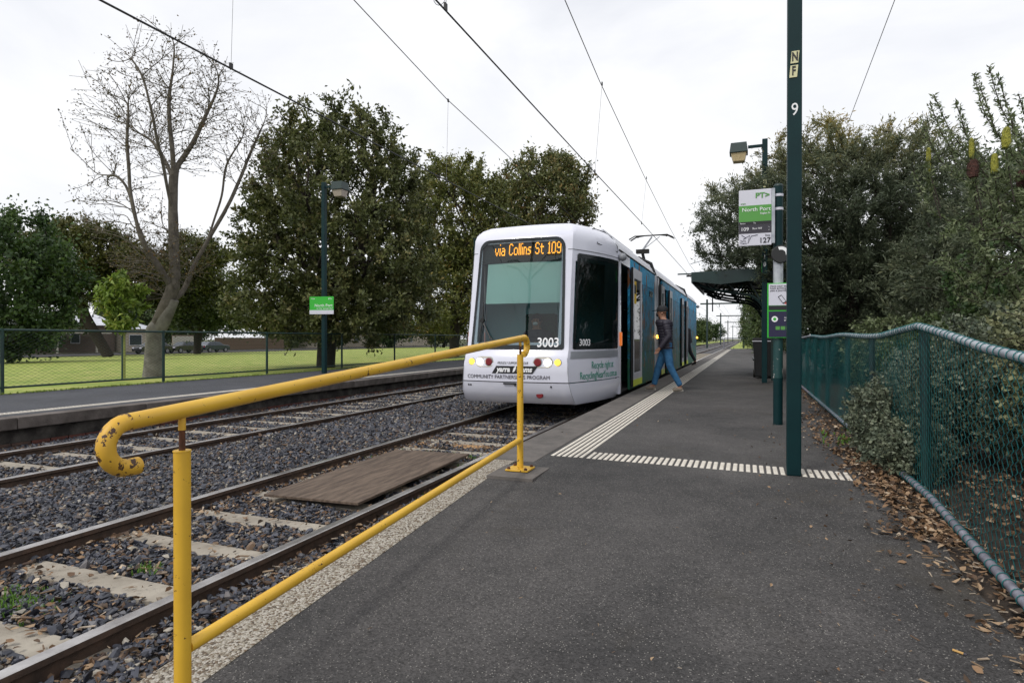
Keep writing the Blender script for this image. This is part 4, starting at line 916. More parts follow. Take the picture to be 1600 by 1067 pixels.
# sides. y below is world Y, turned into tram space
def wy(Y): return Y - TY
def wall(sd, Y0, Y1, z0, z1, m, name='side_panel', out=0., th=.05):
    x = sd * (1.325 + out); return MB().box(min(x, x - sd * th), max(x, x - sd * th), wy(Y0) + .003, wy(Y1) - .003, z0, z1).ob(name, m, tr, bevel=.004)
def leaf(sd, Y0, Y1, sticker=False):
    x1 = sd * 1.39; x0 = sd * 1.345; f_ = .11; y0, y1 = wy(Y0), wy(Y1)
    mb = MB(); a, b = min(x0, x1), max(x0, x1)
    mb.box(a, b, y0, y0 + f_, .36, 2.70).box(a, b, y1 - f_, y1, .36, 2.70).box(a, b, y0 + f_, y1 - f_, 2.5, 2.70).box(a, b, y0 + f_, y1 - f_, .36, .62)
    d = mb.ob('door_leaf', 'silver' if not sticker else 'white_dull', tr)
    xm = (a + b) / 2; MB().box(xm - .006, xm + .006, y0 + f_, y1 - f_, .62, 2.5).ob('door_glass', 'glass_dark', d)
    MB().box(x1 - .002 * sd - .001, x1 + .004 * sd + .001, y0 + .004, y1 - .004, .362, .49).ob('yellow_strip', 'door_yellow', d)
    MB().box(a - .0, b, y0 - .02, y0, .36, 2.70).ob('door_seal', 'black', d)
    if sticker:
        s_ = MB().box(b - .03, b - .015, y0 + .13, y0 + .45, 2.0, 2.45).ob('warning_sticker', 'sticker', d); MB().box(b - .0149, b - .0135, y0 + .18, y0 + .40, 2.2, 2.38).ob('sticker_picture', 'txt_black', s_)
for sd in (1, -1):
    wall(sd, 10.92, 11.06, .30, 2.88, 'white', 'door_pillar')
    if sd > 0:
        wall(sd, 11.06, 11.98, 2.68, 2.88, 'white', 'door_header')
        leaf(sd, 11.98, 13.05, True)
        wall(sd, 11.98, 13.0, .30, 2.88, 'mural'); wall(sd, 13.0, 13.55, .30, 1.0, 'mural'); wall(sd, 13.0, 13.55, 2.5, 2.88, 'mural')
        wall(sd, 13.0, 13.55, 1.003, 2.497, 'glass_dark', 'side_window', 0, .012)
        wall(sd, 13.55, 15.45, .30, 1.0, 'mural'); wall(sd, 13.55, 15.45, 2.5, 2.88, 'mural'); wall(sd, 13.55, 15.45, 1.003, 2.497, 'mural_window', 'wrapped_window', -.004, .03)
        for k in range(4): MB().box(1.326, 1.336, wy(14.5), wy(15.05), 2.30 + k * .035, 2.318 + k * .035).ob('vent_slat', 'frit', tr)
        wall(sd, 16.0, 16.25, .3, 2.88, 'silver', 'door_pillar'); leaf(sd, 16.25, 16.9); wall(sd, 16.9, 18.1, 2.68, 2.88, 'mural', 'door_header'); leaf(sd, 18.1, 18.75)
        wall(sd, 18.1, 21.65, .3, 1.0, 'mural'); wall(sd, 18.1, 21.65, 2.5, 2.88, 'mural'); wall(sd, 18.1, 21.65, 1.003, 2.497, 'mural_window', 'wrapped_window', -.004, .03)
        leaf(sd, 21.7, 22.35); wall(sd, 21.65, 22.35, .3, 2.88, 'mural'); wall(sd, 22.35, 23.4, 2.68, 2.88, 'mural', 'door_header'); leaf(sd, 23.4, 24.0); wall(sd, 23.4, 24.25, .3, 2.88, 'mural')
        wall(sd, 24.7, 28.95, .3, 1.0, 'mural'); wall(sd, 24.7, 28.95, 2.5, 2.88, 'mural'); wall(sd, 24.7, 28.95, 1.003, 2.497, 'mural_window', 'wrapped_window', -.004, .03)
    else:
        for a, b_ in ((11.06, 15.45), (16.0, 24.25), (24.7, 28.95)):
            wall(sd, a, b_, .3, 1.0, 'mural'); wall(sd, a, b_, 2.5, 2.88, 'mural'); wall(sd, a, b_, 1.003, 2.497, 'glass_dark', 'side_window', 0, .012)
            y = a + 1.4
            while y < b_ - .5: wall(sd, y, y + .09, 1.003, 2.497, 'mural', 'window_post'); y += 1.5
    for Y in (15.5, 24.3): wall(sd, Y, Y + .4 if Y > 20 else 15.98, .3, 2.95, 'silver', 'joint_pillar', -.02, .09)
    for Y, m_ in ((15.62, 'indicator_hot'), (28.9, 'indicator_hot')):
        MB().lathe([(0, -.03), (.035, -.02), (.045, 0), (.035, .03), (0, .04)], (sd * 1.36, wy(Y), 1.35), 12, axis='x').ob('side_indicator', m_, tr, smooth=True)
    MB().tube([(sd * 1.325, wy(10.92), 2.895), (sd * 1.325, wy(15.45), 2.895)], .018, 5).tube([(sd * 1.325, wy(16.0), 2.895), (sd * 1.325, wy(24.25), 2.895)], .018, 5).tube([(sd * 1.325, wy(24.7), 2.895), (sd * 1.325, wy(28.95), 2.895)], .018, 5).ob('roof_gutter', 'black', tr)
prof = [(-u, roofz(u)) for u in (1.31, 1.25, 1.17, 1.08, .93, .5)] + [(u, roofz(u)) for u in (0, .5, .93, 1.08, 1.17, 1.25, 1.31)]
for a, b_ in ((10.92, 15.45), (16.0, 24.25), (24.7, 28.95)):
    n = len(prof); A = [(u, wy(a), z) for u, z in prof] + [(u, wy(b_), z) for u, z in prof] + [(u * .97, wy(a), z - .08) for u, z in prof] + [(u * .97, wy(b_), z - .08) for u, z in prof]
    f_ = [(i, i + 1, n + i + 1, n + i) for i in range(n - 1)] + [(2 * n + i, 2 * n + i + 1, 3 * n + i + 1, 3 * n + i) for i in range(n - 1)] + [(i, i + 1, 2 * n + i + 1, 2 * n + i) for i in range(n - 1)] + [(n + i, n + i + 1, 3 * n + i + 1, 3 * n + i) for i in range(n - 1)]
    MB().add(A, f_).ob('roof', 'white_dull', tr, smooth=True)
    MB().box(-1.25, 1.25, wy(a), wy(b_), 2.76, 2.79).ob('ceiling', 'interior', tr); MB().box(-1.28, 1.28, wy(a), wy(b_), .30, .335).ob('floor', 'under', tr)
    MB().box(-1.15, 1.15, wy(a) + .1, wy(b_) - .1, .12, .298).ob('underframe', 'under', tr)
    MB().box(-.9, .9, wy(a) + .6, wy(b_) - .6, 3.3, 3.42).ob('roof_equipment', 'white_dull', tr, bevel=.05)
for Y in (15.45, 24.25):
    Y1 = 16.0 if Y < 20 else 24.7
    for k in range(5):
        yy = Y + (Y1 - Y) * (k + .5) / 5; MB().box(-1.22, 1.22, wy(yy) - .04, wy(yy) + .04, .32, 3.1).ob('bellows_fold', 'black', tr, bevel=.02) if False else None
    A = []; K = 11
    for k in range(K): s_ = .93 if k % 2 else .965; A += [(u * s_, wy(Y + (Y1 - Y) * k / (K - 1)), .35 + (z - .35) * (s_ + .02)) for u, z in [(-1.31, .35)] + prof + [(1.31, .35)]]
    n = len(prof) + 2
    MB().add(A, [(k * n + i, k * n + i + 1, (k + 1) * n + i + 1, (k + 1) * n + i) for k in range(K - 1) for i in range(n - 1)]).ob('bellows', 'black', tr)
    MB().tube([(-1.2, wy(Y + .2), 3.1), (-.9, wy(Y + .2), 3.36), (.9, wy(Y + .2), 3.36), (1.2, wy(Y + .2), 3.2), (1.3, wy(Y + .2), 2.9)], .045, 6).ob('roof_joint_fin', 'black', tr)
# rear cab
rc = None
n0 = set(o.name for o in bpy.data.objects)
build_cab(tr)
for o in list(bpy.data.objects):
    if o.name not in n0:
        if o.name.split('.')[0] in ('cab_shell', 'bumper', 'windscreen', 'windscreen_border', 'side_window', 'side_window_border', 'silver_band', 'cab_floor', 'tail_lamp', 'reflector', 'camera_dome', 'cab_partition', 'dashboard', 'driver_seat'):
            o.rotation_euler = (0, 0, math.pi); o.location = (0, 2 * YE + (wy(28.95) - YE), 0)
            if o.name.startswith('cab_shell'): pass
        else: bpy.data.objects.remove(o)
# seats, grab poles, wheels
st_ = None
for Y in (13.6, 14.4, 19.2, 20.0, 20.8, 25.6, 26.4, 27.2):
    for sx in (-.85, .85):
        if st_ is None: st_ = MB().box(-.4, .4, -.2, .22, .78, .84).box(-.4, .4, .2, .27, .84, 1.42).box(-.3, .3, -.1, .1, .335, .78).ob('passenger_seat', 'seat', tr, bevel=.02); o = st_
        else: o = st_.copy(); COL.objects.link(o)
        o.location = (sx, wy(Y), 0)
gp = None
for Y, x in ((11.2, .95), (12.1, .95), (12.9, .2), (14.8, .3), (16.9, 1.0), (18.1, 1.0), (19.8, .3), (22.3, 1.0), (23.4, 1.0), (26, .3)):
    if gp is None: gp = MB().tube([(0, 0, .335), (0, 0, 2.76)], .018, 8).ob('grab_pole', 'pole_yellow', tr); o = gp
    else: o = gp.copy(); COL.objects.link(o)
    o.location = (x, wy(Y), 0)
wh = None
for Y in (12.3, 14.1, 18.9, 20.7, 26.2, 28.0):
    for sx in (-.72, .72):
        if wh is None: wh = MB().lathe([(.0, -.06), (.30, -.06), (.30, .06), (.0, .06)], (0, 0, 0), 20, axis='x').ob('wheel', 'under', tr); o = wh
        else: o = wh.copy(); COL.objects.link(o)
        o.location = (sx, wy(Y), .30)
# pantograph: head under the contact wire
pa = []
hy = wy(24.3)
MB().tube([(-.85, hy, 5.18), (-.62, hy, 5.31), (-.3, hy, 5.355), (.3, hy, 5.355), (.62, hy, 5.31), (.85, hy, 5.18)], .028, 6).tube([(-.85, hy - .35, 5.18), (-.62, hy - .35, 5.30), (.62, hy - .35, 5.30), (.85, hy - .35, 5.18)], .024, 6).tube([(-.55, hy - .35, 5.29), (-.55, hy, 5.29)], .02, 5).tube([(.55, hy - .35, 5.29), (.55, hy, 5.29)], .02, 5).ob('pantograph_head', 'under', tr)
MB().tube([(.0, hy - .15, 5.26), (-.05, hy - 2.2, 4.45)], .035, 6).tube([(.3, hy - .15, 5.26), (0, hy - 2.2, 4.5)], .015, 5).ob('pantograph_upper_arm', 'grey', tr)
MB().tube([(-.05, hy - 2.2, 4.45), (0, hy - .9, 3.6)], .055, 6).box(-.25, .2, hy - 2.3, hy - 2.1, 4.36, 4.5).ob('pantograph_lower_arm', 'under', tr)
MB().box(-.5, .5, hy - 1.6, hy - .3, 3.42, 3.62).ob('pantograph_base', 'under', tr)

# ------------------------------------------------------------------ people
def skin_mesh(V, E, Rr, root=0, sub=2):
    me = bpy.data.meshes.new('tmp'); me.from_pydata(V, E, []); o = bpy.data.objects.new('tmp', me); COL.objects.link(o)
    o.modifiers.new('s', 'SKIN'); sk = me.skin_vertices[0].data if me.skin_vertices else None
    if sk is None:
        bm = bmesh.new(); bm.from_mesh(me); bm.verts.layers.skin.verify(); bm.to_mesh(me); bm.free(); sk = me.skin_vertices[0].data
    for i, r_ in enumerate(Rr):
        sk[i].radius = r_ if isinstance(r_, tuple) else (r_, r_); sk[i].use_root = (i == root)
    s_ = o.modifiers.new('u', 'SUBSURF'); s_.levels = sub; s_.render_levels = sub
    dg = bpy.context.evaluated_depsgraph_get(); out = bpy.data.meshes.new_from_object(o.evaluated_get(dg)); bpy.data.objects.remove(o)
    out.polygons.foreach_set('use_smooth', [True] * len(out.polygons)); return out
def skob(name, chains, m, parent, sub=2):
    """chains: list of lists of (x,y,z,r); shared points merge by position"""
    V = []; E = []; Rr = []; idx = {}
    for ch in chains:
        prev = None
        for p in ch:
            k = tuple(round(q, 4) for q in p[:3])
            if k not in idx: idx[k] = len(V); V.append(k); Rr.append(p[3])
            i = idx[k]
            if prev is not None and prev != i: E.append((prev, i))
            prev = i
    me = skin_mesh(V, E, Rr, 0, sub); me.materials.append(M[m]); return link(me, name, parent)
def fingers(w_, d, side, grip=.5):
    """five bent finger chains leaving the palm; w_ wrist point, d hand direction"""
    d = Vector(d).normalized(); s = Vector(side).normalized(); n = d.cross(s).normalized(); w_ = Vector(w_); out = []
    palm = w_ + d * .05; out.append([(*w_, .026), (*palm, .033)])
    for k, ln in enumerate((.070, .078, .072, .058)):
        b = w_ + d * .085 + s * (.027 - .018 * k); c1 = b + d * ln * .45 - n * ln * .15 * grip * 2; c2 = c1 + (d * .6 - n * grip).normalized() * ln * .55
        out.append([(*palm, .033), (*b, .010), (*c1, .009), (*c2, .007)])
    t0 = w_ + d * .035 + s * .032; t1_ = t0 + (d + s * .8).normalized() * .03; out.append([(*palm, .033), (*t0, .012), (*t1_, .010), (*(t1_ + d * .028), .008)])
    return out
def person(label, loc, rz, pose, cloth, scale=1.):
    t = thing('person', label, 'person', loc, rz); t.scale = (scale,) * 3
    P = pose
    pel = (*P['pelvis'], .125); waist = (*P['waist'], .12); chest = (*P['chest'], .15); neck = (*P['neck'], .058); head = Vector(P['head'])
    hd = Vector(P.get('look', (1, 0, -.1))).normalized()
    ch = [[pel, waist, chest, neck, (*(head + Vector((0, 0, -.03))), .078), (*(head + Vector((-.01, 0, .055))), .088), (*(head + Vector((-.01, 0, .10))), .06)],
          [(*(head + Vector((0, 0, -.03))), .078), (*(head + hd * .055 + Vector((0, 0, -.07))), .045)],
          [(*(head + Vector((-.01, 0, .055))), .088), (*(head + hd * .105 + Vector((0, 0, .0))), .014)]]
    for sd in (1, -1):
        sh_, el, wr = P['arm'][sd]; hip, kn, an, toe = P['leg'][sd]
        ch.append([chest, (*sh_, .055), (*el, .040), (*wr, .026)])
        ch += fingers(wr, Vector(wr) - Vector(el), P.get('fs', (1, 0, 0)))
        ch.append([pel, (*hip, .085), (*kn, .052), (*an, .038), (*toe, .03)])
    skob('body', ch, 'skin', t)
    # trousers
    tc_ = [[(*P['pelvis'], .145), (*P['waist'], .135)]]
    for sd in (1, -1):
        hip, kn, an, toe = [Vector(q) for q in P['leg'][sd]]
        a = an + Vector((0, 0, .0)); tc_.append([(*P['pelvis'], .145), (*hip, .105), (*(hip.lerp(kn, .5)), .092), (*kn, .074), (*(kn.lerp(an, .5)), .066), (*(kn.lerp(an, .82)), .060), (*(kn.lerp(an, .95)), .064)])
        fw = (toe - an); fw.z = 0; fw.normalize(); z0 = toe.z
        heel = an - fw * .05 + Vector((0, 0, -.045))
        skob('shoe', [[(*(an + Vector((0, 0, .01))), .045), (*(an + Vector((0, 0, -.03))), .05), (*(an.lerp(toe, .55) + Vector((0, 0, -.012))), .048), (*(toe + fw * .03), .034)], [(*(an + Vector((0, 0, -.03))), .05), (*heel, .038)]], 'shoe' if cloth != 'dark' else 'darkcloth', t)
        sl_ = skob('shoe_sole', [[(*(heel + Vector((0, 0, -.022))), .026), (*(an.lerp(toe, .5) + Vector((0, 0, -.045))), .028), (*(toe + fw * .04 + Vector((0, 0, -.022))), .024)]], 'shoe_sole', t)
    skob('trousers', tc_, 'jean' if cloth != 'dark' else 'darkcloth', t)
    # jacket: lofted puffs
    def loft(pts, n, name):
        mb = MB(); vs = []
        for (c, rx, ry, d, s) in pts:
            d = Vector(d).normalized(); s = Vector(s); s = (s - d * s.dot(d)).normalized(); q = d.cross(s)
            for k in range(n): a = 2 * math.pi * k / n; vs.append(Vector(c) + s * rx * math.cos(a) + q * ry * math.sin(a))
        K = len(pts); mb.add(vs, [(i * n + k, i * n + (k + 1) % n, (i + 1) * n + (k + 1) % n, (i + 1) * n + k) for i in range(K - 1) for k in range(n)] + [tuple(range(n)), tuple(range((K - 1) * n, K * n))])
        return mb.ob(name, 'puffer' if cloth != 'dark' else 'darkcloth', t, smooth=True)
    path = [Vector(P['pelvis']) + Vector((0, 0, -.06)), Vector(P['waist']), Vector(P['chest']), Vector(P['neck']) + Vector((0, 0, -.0))]
    base = [(.135, .175), (.135, .165), (.15, .205), (.062, .07)]
    cum = [0]; [cum.append(cum[-1] + (b - a).length) for a, b in zip(path[:-1], path[1:])]
    pts = []; N_ = 41; amp = .012 if cloth != 'dark' else .002
    for k in range(N_):
        s_ = cum[-1] * k / (N_ - 1); c = Vector([np.interp(s_, cum, [p[i] for p in path]) for i in range(3)])
        rx, ry = [np.interp(s_, cum, [b[i] for b in base]) for i in range(2)]
        if s_ > cum[2]: e = (s_ - cum[2]) / (cum[3] - cum[2]); ry = .205 * math.sqrt(max(0, 1 - e ** 2.2)) + .062 * e; rx = .15 * math.sqrt(max(0, 1 - e ** 2.4)) + .06 * e
        pf = amp * (abs(math.sin(math.pi * s_ / .055)) - .5)
        pts.append((c, rx + pf, ry + pf, (0, 0, 1), (1, 0, 0)))
    loft(pts, 20, 'jacket')
    for sd in (1, -1):
        sh_, el, wr = [Vector(q) for q in P['arm'][sd]]; pth = [sh_ + Vector((0, -sd * .04, .03)), sh_, sh_.lerp(el, .5), el, el.lerp(wr, .5), wr]
        rs = [.04, .078, .07, .062, .055, .046]; cu_ = [0]; [cu_.append(cu_[-1] + (b - a).length) for a, b in zip(pth[:-1], pth[1:])]
        pts = []
        for k in range(31):
            s_ = cu_[-1] * k / 30; c = Vector([np.interp(s_, cu_, [p[i] for p in pth]) for i in range(3)]); c2 = Vector([np.interp(s_ + .02, cu_, [p[i] for p in pth]) for i in range(3)]); c0 = Vector([np.interp(s_ - .02, cu_, [p[i] for p in pth]) for i in range(3)])
            r_ = np.interp(s_, cu_, rs) + amp * .8 * (abs(math.sin(math.pi * s_ / .05)) - .5); pts.append((c, r_, r_, c2 - c0, (1, .01, 0)))
        loft(pts, 14, 'sleeve')
    h = head
    if P.get('cap', True):
        prf = [(.102, .035), (.104, .06), (.098, .10), (.078, .135), (.04, .152), (.002, .156)]
        c = MB().lathe(prf, h + Vector((-.01, 0, 0)), 18).ob('cap', 'cap', t, smooth=True)
        MB().add([(h.x + .06, h.y - .075, h.z + .05), (h.x + .06, h.y + .075, h.z + .05), (h.x + .15, h.y + .06, h.z + .045), (h.x + .185, h.y, h.z + .04), (h.x + .15, h.y - .06, h.z + .045), (h.x + .06, h.y - .075, h.z + .06), (h.x + .06, h.y + .075, h.z + .06), (h.x + .15, h.y + .06, h.z + .055), (h.x + .185, h.y, h.z + .05), (h.x + .15, h.y - .06, h.z + .055)],
                 [(0, 1, 2, 3, 4), (5, 6, 7, 8, 9), (0, 4, 9, 5), (4, 3, 8, 9), (3, 2, 7, 8), (2, 1, 6, 7)]).ob('cap_peak', 'cap', c)
    else:
        MB().lathe([(.088, .0), (.098, .05), (.09, .10), (.06, .135), (.002, .15)], h + Vector((-.02, 0, 0)), 16).ob('hair', 'darkcloth', t, smooth=True)
    for sd in (1, -1):
        MB().lathe([(.001, -.009), (.012, -.005), (.02, 0), (.012, .008), (.001, .01)], h + Vector((-.0, sd * .086, -.005)), 10, axis='y').ob('ear', 'skin', t, smooth=True)
        MB().lathe([(.001, -.008), (.009, 0), (.001, .008)], h + Vector((.083, sd * .032, .022)), 8).ob('eye', 'txt_black', t, smooth=True)
    mk = skob('face_mask', [[(h.x + .065, h.y - .045, h.z - .035, .034), (h.x + .088, h.y, h.z - .035, .038), (h.x + .065, h.y + .045, h.z - .035, .034)]], 'mask' if P.get('pale_mask') else 'darkcloth', t)
    return t
walk = dict(pelvis=(0, 0, .90), waist=(.02, 0, 1.06), chest=(.035, 0, 1.28), neck=(.06, 0, 1.43), head=(.09, 0, 1.545), look=(1, 0, -.15),
            arm={1: ((.03, .185, 1.35), (-.03, .235, 1.09), (.13, .225, .87)), -1: ((.03, -.185, 1.35), (-.06, -.235, 1.1), (.02, -.23, .87))},
            leg={1: ((0, .085, .86), (-.07, .10, .48), (-.27, .10, .105), (-.135, .105, .045)), -1: ((0, -.085, .86), (.15, -.10, .48), (.24, -.10, .105), (.375, -.115, .06))})
person('man in black puffer jacket, cap and blue jeans walking across the tactile strip', (-1.44, 12.05, PZ - .018), R(190), walk, 'puffer', .985)
board_ = dict(pelvis=(0, 0, .92), waist=(.03, 0, 1.08), chest=(.08, 0, 1.29), neck=(.12, 0, 1.43), head=(.16, 0, 1.54), cap=False,
              arm={1: ((.07, .18, 1.35), (.03, .22, 1.1), (.22, .2, 1.0)), -1: ((.07, -.18, 1.35), (.2, -.22, 1.15), (.4, -.2, 1.25))},
              leg={1: ((0, .08, .88), (-.12, .09, .5), (-.34, .09, .13), (-.2, .09, .04)), -1: ((0, -.08, .88), (.22, -.09, .58), (.22, -.09, .17), (.34, -.1, .10))})
person('person in black clothes stepping into the rearmost open tram door', (-2.08, 24.35, PZ), R(158), board_, 'dark')
drive = dict(pelvis=(0, 0, .78), waist=(-.02, 0, .94), chest=(.0, 0, 1.2), neck=(.02, 0, 1.37), head=(.05, 0, 1.5), cap=False, pale_mask=True,
             arm={1: ((.0, .18, 1.28), (.16, .24, 1.05), (.4, .18, 1.12)), -1: ((.0, -.18, 1.28), (.16, -.24, 1.05), (.4, -.18, 1.12))},
             leg={1: ((.05, .09, .76), (.42, .12, .78), (.5, .12, .42), (.62, .12, .38)), -1: ((.05, -.09, .76), (.42, -.12, .78), (.5, -.12, .42), (.62, -.12, .38))})
M['seat_blue'] = M['darkcloth']
person('tram driver with pale face mask seated behind the windscreen', (T1 + .0, TY + 1.28, .10), R(-90), drive, 'driver')

# ------------------------------------------------------------------ overhead wires and gantries
def wire(name, label, pts, r, m='wire'):
    o = MB().tube(pts, r, 6).ob(name, m); return tag(o, label, 'wire')
wire('contact_wire', 'contact wire over the near track running into the pantograph', [(T1, -30, 5.35), (T1, 6.4, 5.33), (T1, 14.3, 5.35), (T1, 22.5, 5.40), (T1, 40.6, 5.37), (T1, 90, 5.4), (T1, 140, 5.4), (T1, 300, 5.4)], .012)
m1 = [(-3.3, -30, 8.6), (-3.3, 5, 8.25), (-3.3, 11.4, 7.88), (-3.33, 14.45, 7.55), (-3.35, 21.5, 7.0), (-3.35, 29, 6.5), (-3.4, 40.6, 6.05), (-3.4, 60, 6.0), (-3.4, 88, 6.6), (-3.4, 140, 6.6), (-3.4, 300, 6.6)]
wire('messenger_wire', 'upper supporting wire above the near track', m1, .010)
wire('contact_wire', 'contact wire over the far track crossing in front of the bare tree', [(T2, -30, 5.35), (T2, 7, 5.34), (T2, 20, 5.38), (T2, 90, 5.4), (T2, 300, 5.4)], .014)
m2 = [(-7.2, -30, 8.6), (-7.2, 5, 8.25), (-7.2, 10, 7.95), (-7.2, 14, 7.46), (-7.2, 18.1, 7.22), (-7.2, 30, 6.4), (-7.2, 40.6, 6.05), (-7.2, 88, 6.6), (-7.2, 300, 6.6)]
wire('messenger_wire', 'upper supporting wire above the far track', m2, .010)
wire('side_wire', 'thin wire high above the shrubs to the right of the platform', [(2.73, -5, 9.5), (2.73, 13.9, 8.0), (2.73, 20, 7.5), (2.73, 60, 7.)], .008)
def zat(m_, Y): return float(np.interp(Y, [p[1] for p in m_], [p[2] for p in m_]))
for (x, mm, Ys_, lab) in ((T1, m1, ((6.7, 'hanger wire with a loop close over the near track'), (14.6, 'long pale hanger wire between the two near wires'), (21.7, 'hanger wire just before the pantograph')), 0), (T2, m2, ((7.0, 'hanger wire in front of the bare tree'), (14, 'faint hanger wire left of the tram roof')), 0)):
    for Y, l_ in Ys_:
        o = MB().tube([(x, Y, 5.35), (mm[0][0], Y + .1, zat(mm, Y))], .004, 4); o = o.ob('hanger_wire', 'hanger'); tag(o, l_, 'wire', 'hanger wires')
        MB().box(x - .012, x + .012, Y - .03, Y + .03, 5.33, 5.42).ob('clip', 'wire', o); MB().box(mm[0][0] - .012, mm[0][0] + .012, Y + .07, Y + .13, zat(mm, Y) - .05, zat(mm, Y) + .03).ob('clip', 'wire', o)
MB().tube([(T1 + .02 + .09 * math.sin(R(a)) - .09, 6.68, 5.52 + .12 * math.cos(R(a))) for a in range(0, 361, 24)], .004, 4).ob('wire_loop', 'wire', bpy.data.objects['hanger_wire'])
bp = thing('bracket_pole', 'green pole with long bracket arm reaching over the near track behind the shelter', 'pole', (.95, 40.6, PZ))
sqpole(bp, .14, 7.2); MB().tube([(0, 0, 5.17), (-5.1, 0, 5.17)], .05, 6).ob('bracket_arm', 'green_dark', bp); MB().tube([(0, 0, 6.9), (-4.3, 0, 5.8)], .02, 5).ob('stay', 'green_dark', bp)
MB().box(-4.55, -4.2, -.06, .06, 4.98, 5.1).ob('insulator', 'under', bp)
for k, (Y, l_) in enumerate(((88, 'nearest distant portal over the near track'), (136, 'second distant portal over the near track'), (190, 'third distant portal over the track'), (260, 'farthest tiny portal over the track'))):
    t = thing('wire_portal', l_, 'portal frame', (-5.05, Y, 0), 0, 'portal frames along the line')
    MB().box(-.12, .12, -.12, .12, 0, 6.7).ob('pole', 'green_dark', t); MB().box(4.6, 4.84, -.12, .12, 0, 6.5).ob('pole', 'green_dark', t)
    MB().box(-.9, 5.0, -.08, .08, 6.0, 6.2).ob('beam', 'green_dark', t)
    for x in (1.6, 4.2): MB().box(x - .04, x + .04, -.04, .04, 5.6, 6.0).ob('insulator', 'under', t)
cp = thing('centre_pole', 'two armed wire pole between the tracks mirrored in the tram windscreen', 'pole', (-5.32, 2.3, -.13))
MB().tube([(0, 0, 0), (0, 0, 8.6)], .1, 12).ob('pole', 'green_dark', cp, smooth=True)
for sx in (-1, 1): MB().tube([(0, 0, 5.3), (sx * 1.2, 0, 5.85), (sx * 2.2, 0, 6.0)], .035, 8).tube([(0, 0, 5.6), (sx * 1.2, 0, 6.1), (sx * 2.2, 0, 6.15)], .02, 6).ob('bracket_arm', 'green_dark', cp)

# ------------------------------------------------------------------ trees and shrubs
def attract(ells, r):
    out = []
    for (cx, cy, cz, rx, ry, rz, n, hol) in ells:
        v = r.normal(size=(n, 3)); v /= np.linalg.norm(v, axis=1)[:, None]; rad = (hol ** 3 + (1 - hol ** 3) * r.random(n)) ** (1 / 3); rad *= r.uniform(.84, 1.08, n)
        out.append(np.stack([cx + v[:, 0] * rx * rad, cy + v[:, 1] * ry * rad, cz + v[:, 2] * rz * rad], 1))
    return np.concatenate(out)
def grow(trunk, limbs, att, r, step=.35, jit=.05, tip=.006, expo=2.4, r_trunk=None, bend=.35, smooth_=5, gw=.12):
    N = [np.array(trunk[0], float)]; par = [-1]
    def addpath(j, pts, j_=0.):
        for p in pts: N.append(np.array(p, float) + r.normal(0, j_, 3)); par.append(j); j = len(N) - 1
        return j
    def subdiv(pts, st):
        out = []
        for a, b in zip(pts[:-1], pts[1:]):
            a, b = np.array(a, float), np.array(b, float); m = max(1, int(np.linalg.norm(b - a) / st)); out += [a + (b - a) * (k + 1) / m for k in range(m)]
        return out
    addpath(0, subdiv(trunk, step)); nt_ = len(N)
    for lb in limbs:
        A = np.array(N); j = int(np.argmin(np.linalg.norm(A - np.array(lb[0], float), axis=1))); addpath(j, subdiv([N[j]] + list(lb[1:]), step), jit * .8)
    top = np.array(trunk[-1], float); order = np.argsort(np.linalg.norm(att - top, axis=1))
    cap_ = len(N) + len(att) * 40; A = np.zeros((cap_, 3)); A[:len(N)] = N; cnt = len(N); GL = np.zeros(cap_); DR = np.zeros((cap_, 3)); pa_ = np.array(par); DR[:cnt] = A[:cnt] - A[np.maximum(pa_, 0)]; DR[0] = (0, 0, 1); DR[:cnt] /= np.linalg.norm(DR[:cnt], axis=1)[:, None] + 1e-9; start = max(1, int(nt_ * .55)) if not limbs else 1
    for idx_ in order:
        p = att[idx_]; d = A[start:cnt] - p; dist = np.linalg.norm(d, axis=1); cost = dist + np.maximum(0, d[:, 2]) * .5 + .9 * (dist + (d * DR[start:cnt]).sum(1)) + gw * GL[start:cnt]
        if len(limbs): cost[:max(0, nt_ - start - 2)] += 2.0
        j = int(np.argmin(cost)) + start; D = dist[j - start]
        if D < step * .5: continue
        q = A[j]; pj = par[j]; dirp = (q - A[pj]) if pj >= 0 else np.array([0, 0, 1.]); dirp = dirp / (np.linalg.norm(dirp) + 1e-6)
        c = q + (dirp * .6 + np.array([0, 0, .35])) * D * bend; m = max(2, int(D / step)); kk = np.arange(1, m + 1) / m
        pts = ((1 - kk) ** 2)[:, None] * q + (2 * kk * (1 - kk))[:, None] * c + (kk ** 2)[:, None] * p; pts[:-1] += r.normal(0, jit, (m - 1, 3))
        for u in pts:
            if cnt >= cap_: break
            A[cnt] = u; v_ = u - A[j]; DR[cnt] = v_ / (np.linalg.norm(v_) + 1e-9); GL[cnt] = GL[j] + np.linalg.norm(v_); par.append(j); j = cnt; cnt += 1
    A = A[:cnt]; par = np.array(par[:cnt]); rad = np.zeros(cnt); kids = np.zeros(cnt, int)
    acc = np.zeros(cnt); mc = np.full(cnt, -1); best = np.zeros(cnt)
    for i in range(cnt - 1, 0, -1):
        if kids[i] == 0: acc[i] = tip ** expo
        rad[i] = acc[i] ** (1 / expo); acc[par[i]] += acc[i]; kids[par[i]] += 1
        if acc[i] > best[par[i]]: best[par[i]] = acc[i]; mc[par[i]] = i
    rad[0] = acc[0] ** (1 / expo)
    for _ in range(smooth_):
        ok = np.where((mc >= 0) & (par >= 0))[0]; A[ok] = .4 * A[ok] + .3 * (A[par[ok]] + A[mc[ok]])
    if r_trunk: f_ = r_trunk / rad[1]; rad = tip + (rad - tip) * max((r_trunk - tip) / (rad[1] - tip), .05)
    return A, par, rad, kids
